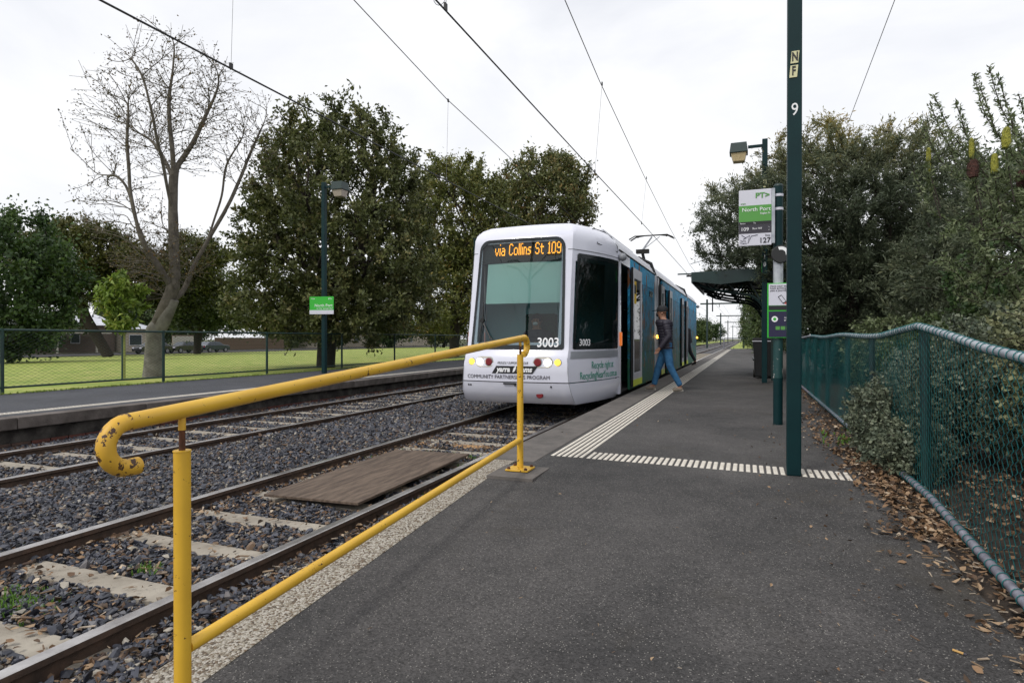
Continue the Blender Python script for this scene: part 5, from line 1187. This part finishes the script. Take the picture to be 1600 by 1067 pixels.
def branch_mesh(name, A, par, rad, m, parent, kmax=7):
    Vs = []; Fs = []; base = 0
    i = np.arange(1, len(A)); p = par[1:]
    for lo, hi, n in ((0, .02, 3), (.02, .07, 5), (.07, 9, 9)):
        s = (rad[i] >= lo) & (rad[i] < hi); ii = i[s]; pp = p[s]
        if not len(ii): continue
        a = A[pp]; b = A[ii]; d = b - a; L_ = np.linalg.norm(d, axis=1, keepdims=True) + 1e-9; d /= L_
        ref = np.where(np.abs(d[:, 2:3]) < .9, np.array([[0, 0, 1.]]), np.array([[1., 0, 0]])); u = np.cross(d, ref); u /= np.linalg.norm(u, axis=1, keepdims=True); v = np.cross(d, u)
        ra = np.minimum(rad[pp], rad[ii] * 1.35)[:, None]; rb = rad[ii][:, None]; b = b + d * rb * .3
        for q in range(n):
            t = 2 * math.pi * q / n; o_ = u * math.cos(t) + v * math.sin(t); Vs.append((a + o_ * ra, b + o_ * rb))
        k = len(ii); stack = np.stack([x for pr in Vs[-n:] for x in pr], 1).reshape(-1, 3)   # per edge: 2n verts
        ix = base + np.arange(k)[:, None] * 2 * n
        for q in range(n):
            q2 = (q + 1) % n; Fs.append(np.concatenate([ix + 2 * q, ix + 2 * q2, ix + 2 * q2 + 1, ix + 2 * q + 1], 1))
        Vs[-n:] = [stack]; base += len(stack)
    return fast(name, np.concatenate(Vs), np.concatenate(Fs), m, parent, smooth=True)
def leaves(name, base, d, ln, wd, lvv, m, parent, r, fold=.18):
    k = len(base); d = d / (np.linalg.norm(d, axis=1, keepdims=True) + 1e-9); ref = r.normal(size=(k, 3)); ref[:, 2] += .6 * 0
    s = np.cross(d, ref); s /= np.linalg.norm(s, axis=1, keepdims=True) + 1e-9; n = np.cross(s, d); ln = np.broadcast_to(ln, (k,))[:, None]; wd = np.broadcast_to(wd, (k,))[:, None]
    tip_ = base + d * ln; mid = base + d * ln * .45 + n * ln * fold
    V = np.stack([base, mid + s * wd, tip_, mid - s * wd], 1).reshape(-1, 3); F = np.arange(k * 4).reshape(-1, 4)
    return fast(name, V, F, m, parent, attr=np.repeat(lvv, 4))
def tree(name, label, cat, base, trunk, ells, lm, bm_='bark', n_leaf=20, ln=.12, wd=.03, spread=.25, seed=1, limbs=(), step=.4, jit=.06, tip=.008, r_trunk=.2, lvf=None, droop=0., out=.5, group=None, along=False, bend=.35, expo=2.4, tm=0, gw=.12, sm=5, crown='foliage', leafpick=1.):
    r = np.random.default_rng(seed); t = thing(name, label, cat, base, 0, group); B = np.array(base, float)
    att = attract(ells, r); A, par, rad, kids = grow(trunk, limbs, att, r, step, jit, tip, expo, r_trunk, bend, sm, gw)
    branch_mesh('trunk' if cat == 'tree' else 'stems', A, par, rad, bm_, t)
    if n_leaf:
        thin = np.where(rad < tip * (tm or (2.6 if along else 1.6)))[0]; thin = thin[thin > 0]
        if leafpick < 1: thin = thin[r.random(len(thin)) < leafpick]
        dirs = A[thin] - A[par[thin]]; c = np.repeat(A[thin], n_leaf, 0); dd = np.repeat(dirs, n_leaf, 0); dd /= np.linalg.norm(dd, axis=1, keepdims=True) + 1e-9; k = len(c)
        fr = r.random(k)[:, None]; c = c - dd * fr * np.repeat(np.linalg.norm(dirs, axis=1), n_leaf)[:, None] + r.normal(0, spread, (k, 3)) * r.random((k, 1))
        d = r.normal(size=(k, 3)) * (1 - out) + dd * out; d[:, 2] -= droop
        L_ = r.uniform(.6, 1.25, k); cl = np.repeat(r.random(len(thin)), n_leaf) * .6 + r.random(k) * .4
        if lvf is not None: cl = np.clip(lvf(c, cl), 0, 1)
        leaves(crown, c, d, ln * L_, wd * L_, cl, lm, t, r)
    return t, A, rad
M['lf_magnolia'] = leaf_mat('magnolia_leaf', [(0, (.045, .06, .018)), (.35, (.095, .115, .036)), (.7, (.17, .18, .065)), (.9, (.26, .21, .085)), (1, (.36, .18, .07))])
M['lf_olive'] = leaf_mat('olive_autumn_leaf', [(0, (.055, .072, .018)), (.5, (.13, .15, .042)), (.85, (.23, .22, .06)), (1, (.32, .19, .05))])
M['lf_dark'] = leaf_mat('dark_leaf', [(0, (.02, .045, .014)), (.6, (.055, .10, .03)), (1, (.11, .165, .05))])
M['lf_mid'] = leaf_mat('mid_leaf', [(0, (.03, .052, .018)), (.6, (.075, .115, .035)), (1, (.15, .18, .06))])
M['lf_olive_far'] = leaf_mat('figtree_leaf', [(0, (.015, .026, .007)), (.5, (.045, .06, .014)), (1, (.13, .125, .03))])
M['lf_lime'] = leaf_mat('lime_leaf', [(0, (.09, .15, .025)), (.6, (.19, .28, .045)), (.92, (.29, .35, .07)), (1, (.45, .34, .05))], trans=.35)
M['lf_sparse'] = leaf_mat('dry_plane_leaf', [(0, (.05, .045, .02)), (.6, (.11, .085, .03)), (1, (.2, .10, .03))])
M['lf_wattle'] = leaf_mat('feathery_wattle', [(0, (.045, .062, .038)), (.3, (.10, .125, .075)), (.52, (.17, .19, .11)), (.68, (.24, .22, .08)), (.85, (.33, .25, .05)), (1, (.42, .24, .05))], trans=.42)
M['lf_banksia'] = leaf_mat('banksia_leaf', [(0, (.055, .08, .035)), (.5, (.14, .18, .08)), (1, (.27, .31, .17))], trans=.3)
M['lf_grey'] = leaf_mat('grey_green_leaf', [(0, (.08, .10, .05)), (.5, (.21, .23, .12)), (1, (.36, .36, .19))])
M['lf_shrub'] = leaf_mat('blue_green_leaf', [(0, (.045, .065, .045)), (.5, (.14, .17, .115)), (1, (.30, .33, .22))])
g0 = .22
def W3(px, py, y):     # a pixel of the photo at distance y, used here only to place limbs in the world
    th = R(21.07); x = (px - 800) / 950 * y; return (x * math.cos(th) - y * math.sin(th), y * math.cos(th) + x * math.sin(th), 1.302 + (529 - py) / 950 * y)
def rel(p, b): return tuple(p[i] - b[i] for i in range(3))
# bare plane tree
b = W3(240, 588, 17.2); b = (b[0], b[1], .2)
Q = lambda px, py, dy=0: rel(W3(px, py, 17.2 + dy), b)
limbs = [[Q(243, 510), Q(262, 478), Q(274, 440), Q(272, 380), Q(270, 300), Q(272, 240), Q(264, 180), Q(270, 110), Q(274, 50)],
         [Q(262, 478), Q(290, 455, .5), Q(300, 420, .8), Q(345, 345, 1), Q(362, 315, 1.2), Q(392, 240, 1.4), Q(415, 190, 1.4), Q(425, 150, 1.4)],
         [Q(320, 390, .9), Q(350, 300, 1.5), Q(352, 260, 1.6), Q(385, 210, 1.8)],
         [Q(272, 340), Q(253, 250, -.5), Q(240, 180, -1), Q(225, 120, -1.2), Q(205, 90, -1.2)],
         [Q(271, 270), Q(300, 230, .3), Q(320, 190, .5), Q(345, 130, .6), Q(355, 90, .6)],
         [Q(272, 280), Q(250, 235, .5), Q(225, 210, 1), Q(190, 205, 1.2), Q(150, 200, 1.3)],
         [Q(232, 440, -.5), Q(218, 370, -.7), Q(205, 300, -.8), Q(200, 220, -.9), Q(203, 150, -1)],
         [Q(218, 360, -.7), Q(200, 290, -.8), Q(180, 268, -.8), Q(160, 275, -.7)]]
att = [(Q(270, 150)[0], Q(270, 150)[1], Q(270, 150)[2], 1.8, 1.8, 2.2, 760, .1), (Q(200, 200)[0], Q(200, 200)[1], Q(200, 200)[2], 1.5, 1.6, 2.0, 560, .1), (Q(330, 180, .7)[0], Q(330, 180, .7)[1], Q(330, 180, .7)[2], 1.2, 1.4, 1.9, 440, .1),
       (Q(400, 220, 1.5)[0], Q(400, 220, 1.5)[1], Q(400, 220, 1.5)[2], .85, 1.0, 1.7, 260, .1), (Q(190, 330)[0], Q(190, 330)[1], Q(190, 330)[2], 1.2, 1.5, 1.1, 260, .2), (Q(240, 400)[0], Q(240, 400)[1], Q(240, 400)[2], 1.3, 1.3, 1.0, 200, .2)]
att.append((Q(262, 400)[0], Q(262, 400)[1], Q(262, 400)[2], 1.5, 1.2, 1.1, 330, .2)); att.append((Q(225, 420)[0], Q(225, 420)[1], Q(225, 420)[2], 1.1, 1.0, .8, 220, .2))
M['bole'] = mat('pale_bole', (.20, .19, .165), .9, (.11, .10, .085), 5., bump=.5, bs=12)
ptree, _, _ = tree('plane_tree', 'tall nearly leafless plane tree with thick pale trunk on the lawn', 'tree', b, [(0, 0, -.1), Q(241, 560), Q(242, 520), Q(250, 495)], att, 'lf_sparse', 'bark_pale', 3, .062, .020, .12, 11, limbs, .17, .026, .0052, .20, out=.3, bend=.2, expo=1.85, leafpick=.5, gw=.4, sm=3)
bp_ = [Q(239, 592), Q(240, 575), Q(241, 550), Q(242, 530), Q(243, 515), Q(247, 508), Q(252, 503)]; MB().tube(bp_, [.28, .255, .24, .235, .24, .20, .12], 16).tube([Q(246, 520), Q(256, 500), Q(264, 484), Q(272, 468)], [.20, .19, .165, .14], 14).ob('bole', 'bole', ptree, smooth=True)
# big magnolia like tree
b = (-14.6, 18.6, .2)
tree('evergreen_tree', 'large dense round crowned olive green tree behind the lamp post', 'tree', b, [(0, 0, -.1), (.05, 0, 1.0), (.1, .1, 2.0), (.3, .1, 3.2)],
     [(.45, 0.2, 5.8, 3.55, 3.6, 4.3, 1250, .5), (.3, 0, 3.9, 4.2, 3.8, 2.5, 620, .5), (.2, 0, 2.1, 4.1, 3.7, 1.4, 460, .3)], 'lf_magnolia', 'bark', 30, .16, .040, .165, 21, (), .38, .07, .012, .34,
     lvf=lambda c, v: v * .9, out=.35)
tree('round_tree', 'yellowish olive tree between the big evergreen and the tram roof', 'tree', (-16.2, 32.5, .2), [(0, 0, -.1), (0, 0, 1.5), (.2, 0, 3)],
     [(.3, 0, 8.0, 3.5, 3.5, 4.2, 760, .5), (0, 0, 4.0, 4.4, 3.8, 3.2, 480, .4)], 'lf_olive', 'bark', 34, .20, .055, .3, 22, (), .45, .08, .015, .3, out=.35)
tree('round_tree', 'tall olive tree with rounded crown rising right above the tram roof', 'tree', (-14.4, 43.0, .2), [(0, 0, -.1), (0, 0, 2), (.2, 0, 4)],
     [(.5, 0, 11.2, 3.9, 3.8, 4.2, 720, .45), (0, 0, 6.5, 4.4, 4, 4.0, 420, .3)], 'lf_magnolia', 'bark', 34, .24, .065, .34, 23, (), .5, .08, .018, .34, lvf=lambda c, v: v * .95 + .08, out=.35)
# sapling
b = (-15.25, 11.2, .2)
sp_, _, _ = tree('sapling', 'small bright lime green sapling tied to a stake before the bare tree', 'tree', b, [(0, 0, 0), (0.01, 0, .9), (0, 0, 1.4)],
     [(-.05, 0, 2.25, .72, .62, .66, 62, .45), (0, 0, 1.6, .58, .5, .35, 26, .3)], 'lf_lime', 'fence_post', 20, .17, .034, .07, 24, (), .14, .02, .005, .035, out=.2, droop=.55)
MB().tube([(.03, .02, -.1), (.04, .02, 1.25)], .03, 6).ob('stake', mat('stake_timber', (.22, .24, .07), .9), sp_)
# background trees by the street
tree('dark_tree', 'dark leafy tree filling the left edge of the view', 'tree', (-40.5, 22.0, -.2), [(0, 0, 0), (0, 0, 2)], [(0, 0, 5.0, 4.6, 4.6, 4.6, 330, .5), (0, 0, 2.6, 4.4, 4.4, 2.4, 170, .4)], 'lf_dark', 'bark', 52, .26, .075, .42, 31, (), .7, .1, .02, .3, out=.2)
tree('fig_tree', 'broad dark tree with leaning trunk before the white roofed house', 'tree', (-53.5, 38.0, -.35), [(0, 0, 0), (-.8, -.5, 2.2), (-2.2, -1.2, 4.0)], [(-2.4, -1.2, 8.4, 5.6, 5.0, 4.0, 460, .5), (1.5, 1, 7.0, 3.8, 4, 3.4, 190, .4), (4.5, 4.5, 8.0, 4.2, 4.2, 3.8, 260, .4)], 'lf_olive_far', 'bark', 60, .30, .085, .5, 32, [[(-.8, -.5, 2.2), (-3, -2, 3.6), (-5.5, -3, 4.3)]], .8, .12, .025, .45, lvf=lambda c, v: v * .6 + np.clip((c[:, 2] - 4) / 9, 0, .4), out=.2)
tree('park_tree', 'dark low tree in front of the parked dark blue car', 'tree', (-57.0, 50.5, -.4), [(0, 0, 0), (0, 0, 2.5)], [(0, 0, 6.3, 4.6, 4.6, 3.7, 330, .5), (2.5, 2, 4.6, 3.2, 3.2, 2.2, 130, .3)], 'lf_mid', 'bark', 56, .34, .09, .7, 33, (), .8, .12, .025, .4, out=.2)
bgs = [(-92, 78, 8, 7, 'lf_mid', 'low tree behind the pale garage front'), (-90, 104, 8, 7, 'lf_dark', 'low tree behind the pale weatherboard house'), (-84, 40, 10, 6.5, 'lf_dark', 'dark tree behind the far left house'), (-86, 66, 9, 6, 'lf_mid', 'tree behind the cream house'), (-80, 92, 8.5, 6, 'lf_mid', 'tree above the brown paling fence'), (-66, 104, 9, 6, 'lf_dark', 'dark street tree beyond the evergreen'), (-50, 96, 8, 5.5, 'lf_olive_far', 'park tree seen under the big evergreen'),
       (-45, 118, 9, 6.5, 'lf_dark', 'far park tree hidden behind the tram left edge'), (-30, 110, 8, 6, 'lf_mid', 'far park tree behind the tram'), (-26, 84, 7, 4.8, 'lf_mid', 'bushy tree just past the tram rear corner'), (-21.5, 100, 6.6, 4.6, 'lf_dark', 'second bushy tree past the tram rear'), (-17.5, 118, 6.4, 4.6, 'lf_mid', 'third bushy tree left of the distant portals'),
       (-15.5, 140, 6.5, 5, 'lf_dark', 'rounded tree beside the second portal'), (-13, 165, 6.5, 5, 'lf_mid', 'rounded tree near the vanishing point of the track'), (-12, 200, 7, 6, 'lf_dark', 'farthest dark tree at the end of the line')]
for k, (x, y, h_, rr_, lm, lab) in enumerate(bgs):
    gz0 = lawn_z(x) if x > -62 else -.44
    tree('distant_tree', lab, 'tree', (x, y, gz0), [(0, 0, 0), (0, 0, h_ * .3)], [(0, 0, h_ * .56, rr_, rr_, h_ * .42, 150, .45), (0, 0, h_ * .3, rr_ * .95, rr_ * .95, h_ * .26, 80, .3)], lm, 'bark', 48, .42, .13, .9, 40 + k, (), 1., .15, .04, .3, out=.2, group='background trees')
# conifer edge at far right of the line
for k, (x, y, h_, rr_, lab) in enumerate(((1.6, 46, 8.0, 1.7, 'dark conifer beyond the shelter roof'), (1.9, 62, 8.5, 2.0, 'second conifer behind the first beyond the shelter'), (1.2, 84, 8.5, 2.4, 'third conifer close to the distant portals'), (2, 115, 9, 3.5, 'last conifer at the right of the line'))):
    tree('conifer', lab, 'tree', (x, y, .1), [(0, 0, 0), (0, 0, h_ * .8)], [(0, 0, h_ * .5, rr_, rr_, h_ * .5, 240, .5), (0, 0, h_ * .2, rr_ * 1.0, rr_, h_ * .2, 120, .4)], 'lf_mid', 'bark', 36, .24, .04, .35, 60 + k, (), .5, .08, .02, .18, out=.3, group='conifers right of the line')
# wattle right of the platform
wl = lambda c, v: v * .52 + np.clip((c[:, 2] - 4.0) / 4.0, -.03, .5)
tree('wattle_tree', 'big feathery grey green tree with golden top leaning over the shelter', 'tree', (2.3, 15.6, .25), [(0, 0, 0), (-.1, 0, 1.2), (0, 0, 2.4)],
     [(-.5, 0, 3.9, 2.1, 2.2, 2.1, 950, .45), (-2.2, 1.2, 3.8, 1.5, 1.7, 1.65, 420, .35), (.7, -.6, 3.6, 1.8, 2.0, 2.1, 450, .4), (.6, -.5, 1.9, 1.9, 2.0, 1.8, 380, .3), (-.4, 0, 1.9, 1.6, 2, 1.6, 280, .3)],
     'lf_wattle', 'bark', 50, .10, .012, .12, 71, (), .2, .03, .006, .15, lvf=wl, out=.62, along=True, bend=.45)
tree('wattle_tree', 'second feathery tree filling the gap right of the tall green pole', 'tree', (3.9, 12.2, .25), [(0, 0, 0), (0, 0, .8), (0, 0, 1.3)],
     [(0, 0, 2.3, 1.5, 1.7, 1.9, 560, .4), (-.7, -.6, 1.5, 1.3, 1.5, 1.4, 300, .3)], 'lf_wattle', 'bark', 46, .09, .011, .11, 72, (), .2, .03, .006, .15, lvf=lambda c, v: v * .55 + .05, out=.62, along=True, bend=.45)
# dark conifer backdrop behind shelter to the right
tree('dark_hedge_tree', 'dark tree standing deep behind the feathery trees', 'tree', (6.3, 18.5, .2), [(0, 0, 0), (0, 0, 2)], [(0, 0, 3.2, 3.3, 3.2, 3.0, 300, .5)], 'lf_dark', 'bark', 50, .16, .04, .3, 73, (), .5, .06, .012, .2, out=.3)
tree('dark_hedge_tree', 'dark bushy tree behind the fence just right of the tall green pole', 'tree', (3.4, 22.0, .2), [(0, 0, 0), (0, 0, .8)], [(0, 0, 2.0, 2.4, 2.4, 2.2, 300, .4)], 'lf_dark', 'bark', 50, .14, .04, .28, 74, (), .5, .06, .012, .15, out=.3)
tree('dark_hedge_tree', 'low dark bush in the gap between the second feathery tree and the shelter', 'tree', (2.6, 18.6, .2), [(0, 0, 0), (0, 0, .5)], [(.2, 0, 1.1, 1.3, 2.0, 1.3, 260, .3), (2.2, -2, 1.2, 1.6, 1.6, 1.4, 200, .3)], 'lf_dark', 'bark', 44, .11, .03, .2, 75, (), .4, .05, .01, .1, out=.3)
# banksia
b = (3.15, 6.9, .22)
lmb = []
for px, py, yy in ((1440, 190, 6.6), (1460, 150, 6.5), (1490, 160, 6.2), (1530, 135, 6.0), (1560, 120, 6.0), (1585, 200, 5.7), (1453, 165, 6.6), (1518, 120, 6.2), (1543, 105, 6.1), (1500, 190, 6.0), (1592, 150, 5.8), (1575, 175, 5.8), (1475, 215, 6.6), (1425, 270, 6.8), (1640, 130, 5.6)):
    tp = rel(W3(px, py, yy), b); lmb.append([(0, 0, 1.2), (tp[0] * .45, tp[1] * .4, 1.2 + (tp[2] - 1.2) * .45), (tp[0] * .9, tp[1] * .9, tp[2] - .5), tp])
bk, A_, r_a = tree('banksia_shrub', 'tall banksia shrub with upright leafy shoots and yellow flower spikes', 'shrub', b, [(0, 0, 0), (-.05, 0, .7), (0, 0, 1.3)],
     [(-.25, -.1, 1.8, 1.25, 1.2, 1.05, 560, .45), (.6, -.6, 1.6, 1.2, 1.1, 1.1, 360, .4), (-.3, -.3, .9, 1.1, 1.1, .8, 240, .3)], 'lf_banksia', 'bark', 20, .052, .0085, .016, 81, lmb, .09, .015, .0055, .08, out=.45, along=True, bend=.5, tm=4.5)
M['spike'] = mat('banksia_spike', (.36, .34, .04), .8, (.24, .25, .05), 60., bump=1., bs=90)
M['cone'] = mat('banksia_cone', (.10, .04, .03), .9, (.04, .02, .015), 50., bump=1., bs=70)
for px, py, hh, rr_, yy, m_ in ((1517, 232, .23, .028, 5.9, 'spike'), (1553, 256, .22, .038, 5.7, 'spike'), (1571, 216, .23, .045, 5.6, 'spike'), (1450, 242, .17, .028, 6.4, 'spike'), (1451, 260, .16, .018, 6.4, 'spike'), (1519, 264, .22, .062, 5.9, 'cone'), (1597, 280, .2, .06, 5.7, 'cone')):
    c = rel(W3(px, py, yy), b); mb = MB(); hh *= .88; rr_ *= .78; prf = [(rr_ * f_, hh * (q - .5)) for q, f_ in ((0, .5), (.06, .95), (.3, 1.05), (.6, 1), (.85, .85), (.97, .5), (1, .05))]
    mb.lathe(prf, c, 14)
    for q in range(420):
        a = random.uniform(0, 6.28); z_ = random.uniform(-.46, .46) * hh; u = Vector((math.cos(a), math.sin(a), .25)); p0 = Vector(c) + Vector((math.cos(a) * rr_ * .9, math.sin(a) * rr_ * .9, z_)); s_ = Vector((-math.sin(a), math.cos(a), 0)) * .002
        mb.add([p0 - s_, p0 + s_, p0 + u * rr_ * .5], [(0, 1, 2)])
    MB().tube([(c[0], c[1], c[2] - hh * .45), (c[0] + .01, c[1], c[2] - hh * .5 - .12), (c[0] * .93, c[1] * .93, c[2] - hh * .5 - .5)], .006, 5).ob('stem', 'bark', bk)
    e_ = np.array([[c[0] + random.gauss(0, .012), c[1] + random.gauss(0, .012), c[2] - hh * .45 - random.uniform(0, .34)] for _ in range(90)]); d_ = np.random.default_rng(5).normal(size=(90, 3)); d_[:, 2] = abs(d_[:, 2]) + .5; leaves('leaf_whorl', e_, d_, .07, .009, np.random.default_rng(6).random(90), 'lf_banksia', bk, np.random.default_rng(7))
    o = mb.ob('flower_spike' if m_ == 'spike' else 'seed_cone', m_, bk, smooth=True)
# shrubs along the fence
def shrub(name, label, base, ells, lm, seed, nl=14, ln=.035, wd=.011, step=.10, **k):
    return tree(name, label, 'shrub', base, [(0, 0, 0), (0, 0, .15), (0, 0, .3)], ells, lm, 'bark', nl, ln, wd, .035, seed, (), step, .02, .0035, .02, out=.25, along=True, **k)
shrub('grey_shrub', 'pale grey green shrub rising behind the fence corner at the right edge', (2.35, 4.6, .15), [(0, 0, 1.0, .9, 1.0, .85, 900, .6), (.1, .9, 1.1, .7, .8, .75, 400, .5), (0, -.9, .7, .7, .8, .6, 320, .5)], 'lf_grey', 91, 18, .038, .012)
shrub('saltbush', 'blue green shrub pushing out under the fence onto the platform', (1.25, 6.0, PZ), [(-.05, 0, .32, .40, .85, .42, 820, .3), (-.12, -.75, .2, .30, .42, .24, 330, .2), (.2, .5, .55, .34, .8, .45, 380, .3)], 'lf_shrub', 92, 16, .032, .011)
shrub('fence_shrub', 'olive shrub just behind the fence near its corner post', (1.85, 5.9, .22), [(0, 0, .75, .55, 1.0, .62, 620, .4)], 'lf_shrub', 93, 16, .038, .013)
shrub('fence_shrub', 'leafy shrub behind the near fence panel at the right edge', (1.75, 3.6, .2), [(0, 0, .7, .42, .75, .45, 520, .4), (.5, .4, .6, .5, .8, .55, 300, .3)], 'lf_shrub', 94, 16, .040, .013)
shrub('fence_shrub', 'green shrub behind the middle of the fence', (1.95, 8.3, .25), [(0, 0, .7, .6, 1.2, .65, 520, .3)], 'lf_mid', 95, 15, .05, .016, step=.14)
shrub('fence_shrub', 'dark shrub behind the far part of the fence', (2.1, 11.2, .25), [(0, 0, .75, .7, 1.6, .75, 420, .3)], 'lf_banksia', 96, 15, .06, .02, step=.18)
shrub('fence_shrub', 'dark shrub deep in the bed behind the banksia', (3.6, 9.4, .25), [(0, 0, 1.3, 1.3, 1.6, 1.3, 620, .3)], 'lf_dark', 97, 15, .07, .022, step=.2)

# ------------------------------------------------------------------ houses and cars beyond the lawn
def house(name, label, X, Y0, Y1, z0, z1, wm, roof_h, dp=7, wins=(), roofm='iron'):
    t = thing(name, label, 'house', (X, Y0, z0)); L_ = Y1 - Y0; h_ = z1 - z0
    MB().box(-dp, 0, 0, L_, 0, h_).ob('wall', wm, t)
    MB().add([(.5, -.4, h_), (.5, L_ + .4, h_), (-dp / 2, L_ + .4, h_ + roof_h), (-dp / 2, -.4, h_ + roof_h), (-dp - .5, -.4, h_), (-dp - .5, L_ + .4, h_)], [(0, 1, 2, 3), (3, 2, 5, 4), (0, 3, 4), (1, 5, 2), (0, 4, 5, 1)]).ob('roof', roofm, t)
    for (y, w_, z, hh) in wins:
        f_ = MB().box(.0, .06, y - .06, y + w_ + .06, z - .06, z + hh + .06).ob('window', 'sign_white', t); MB().box(.061, .07, y, y + w_, z, z + hh).ob('pane', 'window_glass', f_)
    return t
h1 = house('brick_house', 'low brown brick house with white iron roof and dark carport', -78, 47, 56.2, -.44, 3.0, 'house_brick', 1.5, 8, ((1.2, 1.2, 1.2, 1.2), (3.6, 1.0, 1.2, 1.2)))
MB().box(.5, 3.2, -.2, 6.5, 2.35, 2.5).box(3.0, 3.15, 0, .15, 0, 2.35).box(3.0, 3.15, 4.6, 4.75, 0, 2.35).ob('carport', 'paling_pale', h1)
house('cream_house', 'cream rendered house with white framed window behind the black car', -77, 56.6, 61.0, -.44, 2.6, 'render_cream', 1.0, 8, ((.9, 1.7, .9, 1.3),))
o = MB(); g = thing('garage_door', 'pale slatted garage front between the two parked cars', 'garage', (-76.5, 63.6, -.44))
for k in range(9): MB().box(0, .08, k * .39 + .01, k * .39 + .38, 0, 2.1).ob('plank', 'paling_pale', g)
MB().box(-.1, -.01, 0, 3.6, 0, 2.25).ob('backing', 'paling', g)
g = thing('paling_fence', 'brown timber paling fence behind the dark blue car', 'fence', (-76, 70.5, -.44)); pk = None
for k in range(100):
    if pk is None: pk = MB().box(0, .03, 0, .145, 0, 1.9).ob('paling', 'paling', g); o = pk
    else: o = pk.copy(); COL.objects.link(o)
    o.location = (random.uniform(0, .02), k * .15, random.uniform(-.03, .03))
MB().box(-.05, -.01, 0, 15, .4, .5).box(-.05, -.01, 0, 15, 1.4, 1.5).ob('rail', 'paling', g)
house('weatherboard_house', 'pale house glimpsed low behind the evergreen tree', -76, 92, 112, -.44, 2.6, 'render_cream', 1.6, 8, ((2, 1.6, .9, 1.3), (8, 1.6, .9, 1.3), (14, 1.6, .9, 1.3)))
house('weatherboard_house', 'white house at the end of the street left of the tram', -76, 118, 140, -.44, 3.0, 'render_cream', 1.8, 8, ((3, 1.6, .9, 1.3), (10, 1.6, .9, 1.3)))
def car(label, loc, rz, m, L_=4.2):
    t = thing('parked_car', label, 'car', loc, rz, 'cars parked in the street')
    W_ = .86; body = [(-2.08, .32), (-2.1, .62), (-2.0, .86), (-1.5, .94), (-1.05, 1.0), (-.55, 1.38), (.25, 1.44), (1.1, 1.40), (1.75, 1.02), (2.0, .95), (2.08, .6), (2.05, .32)]
    lo = [(-2.08, .32), (-2.1, .62), (-2.0, .86), (-1.5, .94), (-1.05, .98), (1.75, .98), (2.0, .93), (2.08, .6), (2.05, .32)]
    MB().prism(lo, -W_, W_, 'y').ob('body', m, t, bevel=.05)
    V = [(-1.05, -.80, .98), (1.75, -.80, .98), (1.1, -.62, 1.40), (.25, -.64, 1.44), (-.5, -.62, 1.38)]; V = V + [(a, -b_, c) for a, b_, c in V]
    MB().add(V, [(0, 1, 2, 3, 4), (9, 8, 7, 6, 5), (4, 3, 8, 9), (3, 2, 7, 8), (0, 4, 9, 5), (1, 6, 7, 2)]).ob('cabin', m, t)
    for s_ in (-1, 1):
        MB().add([(-.88, s_ * .795, 1.02), (.3, s_ * .795, 1.02), (.28, s_ * .665, 1.37), (-.45, s_ * .645, 1.33)], [(0, 1, 2, 3)]).ob('window', 'carglass', t, (0, s_ * .012, 0))
        MB().add([(.38, s_ * .795, 1.02), (1.5, s_ * .795, 1.02), (1.05, s_ * .65, 1.34), (.36, s_ * .665, 1.37)], [(0, 1, 2, 3)]).ob('window', 'carglass', t, (0, s_ * .012, 0))
        for x in (-1.3, 1.3):
            w_ = MB().lathe([(0, -.1), (.31, -.1), (.32, -.06), (.32, .06), (.31, .1), (0, .1)], (x, s_ * .79, .32), 18, axis='y').ob('wheel', 'tyre', t); MB().lathe([(0, -.105), (.2, -.105), (.2, .105), (0, .105)], (x, s_ * .79, .32), 14, axis='y').ob('rim', 'rim', w_)
        MB().box(-2.1, -2.0, s_ * .62 - .16, s_ * .62 + .16, .62, .76).ob('headlight', 'sign_white', t, bevel=.02); MB().box(2.0, 2.09, s_ * .66 - .12, s_ * .66 + .12, .66, .86).ob('tail_light', 'redlamp', t, bevel=.02)
    MB().add([(-1.0, -.70, 1.0), (-1.0, .70, 1.0), (-.53, .58, 1.355), (-.53, -.58, 1.355)], [(0, 1, 2, 3)]).ob('windscreen', 'carglass', t, (-.02, 0, .012))
    return t
car('dark blue hatchback parked in front of the brown paling fence', (-67.5, 62.4, -.52), R(-90), 'car_blue')
car('black car parked in front of the cream house window', (-67.5, 53.4, -.52), R(90), 'car_black')
car('black car behind the bare tree trunk', (-67.5, 57.9, -.52), R(90), 'car_black')
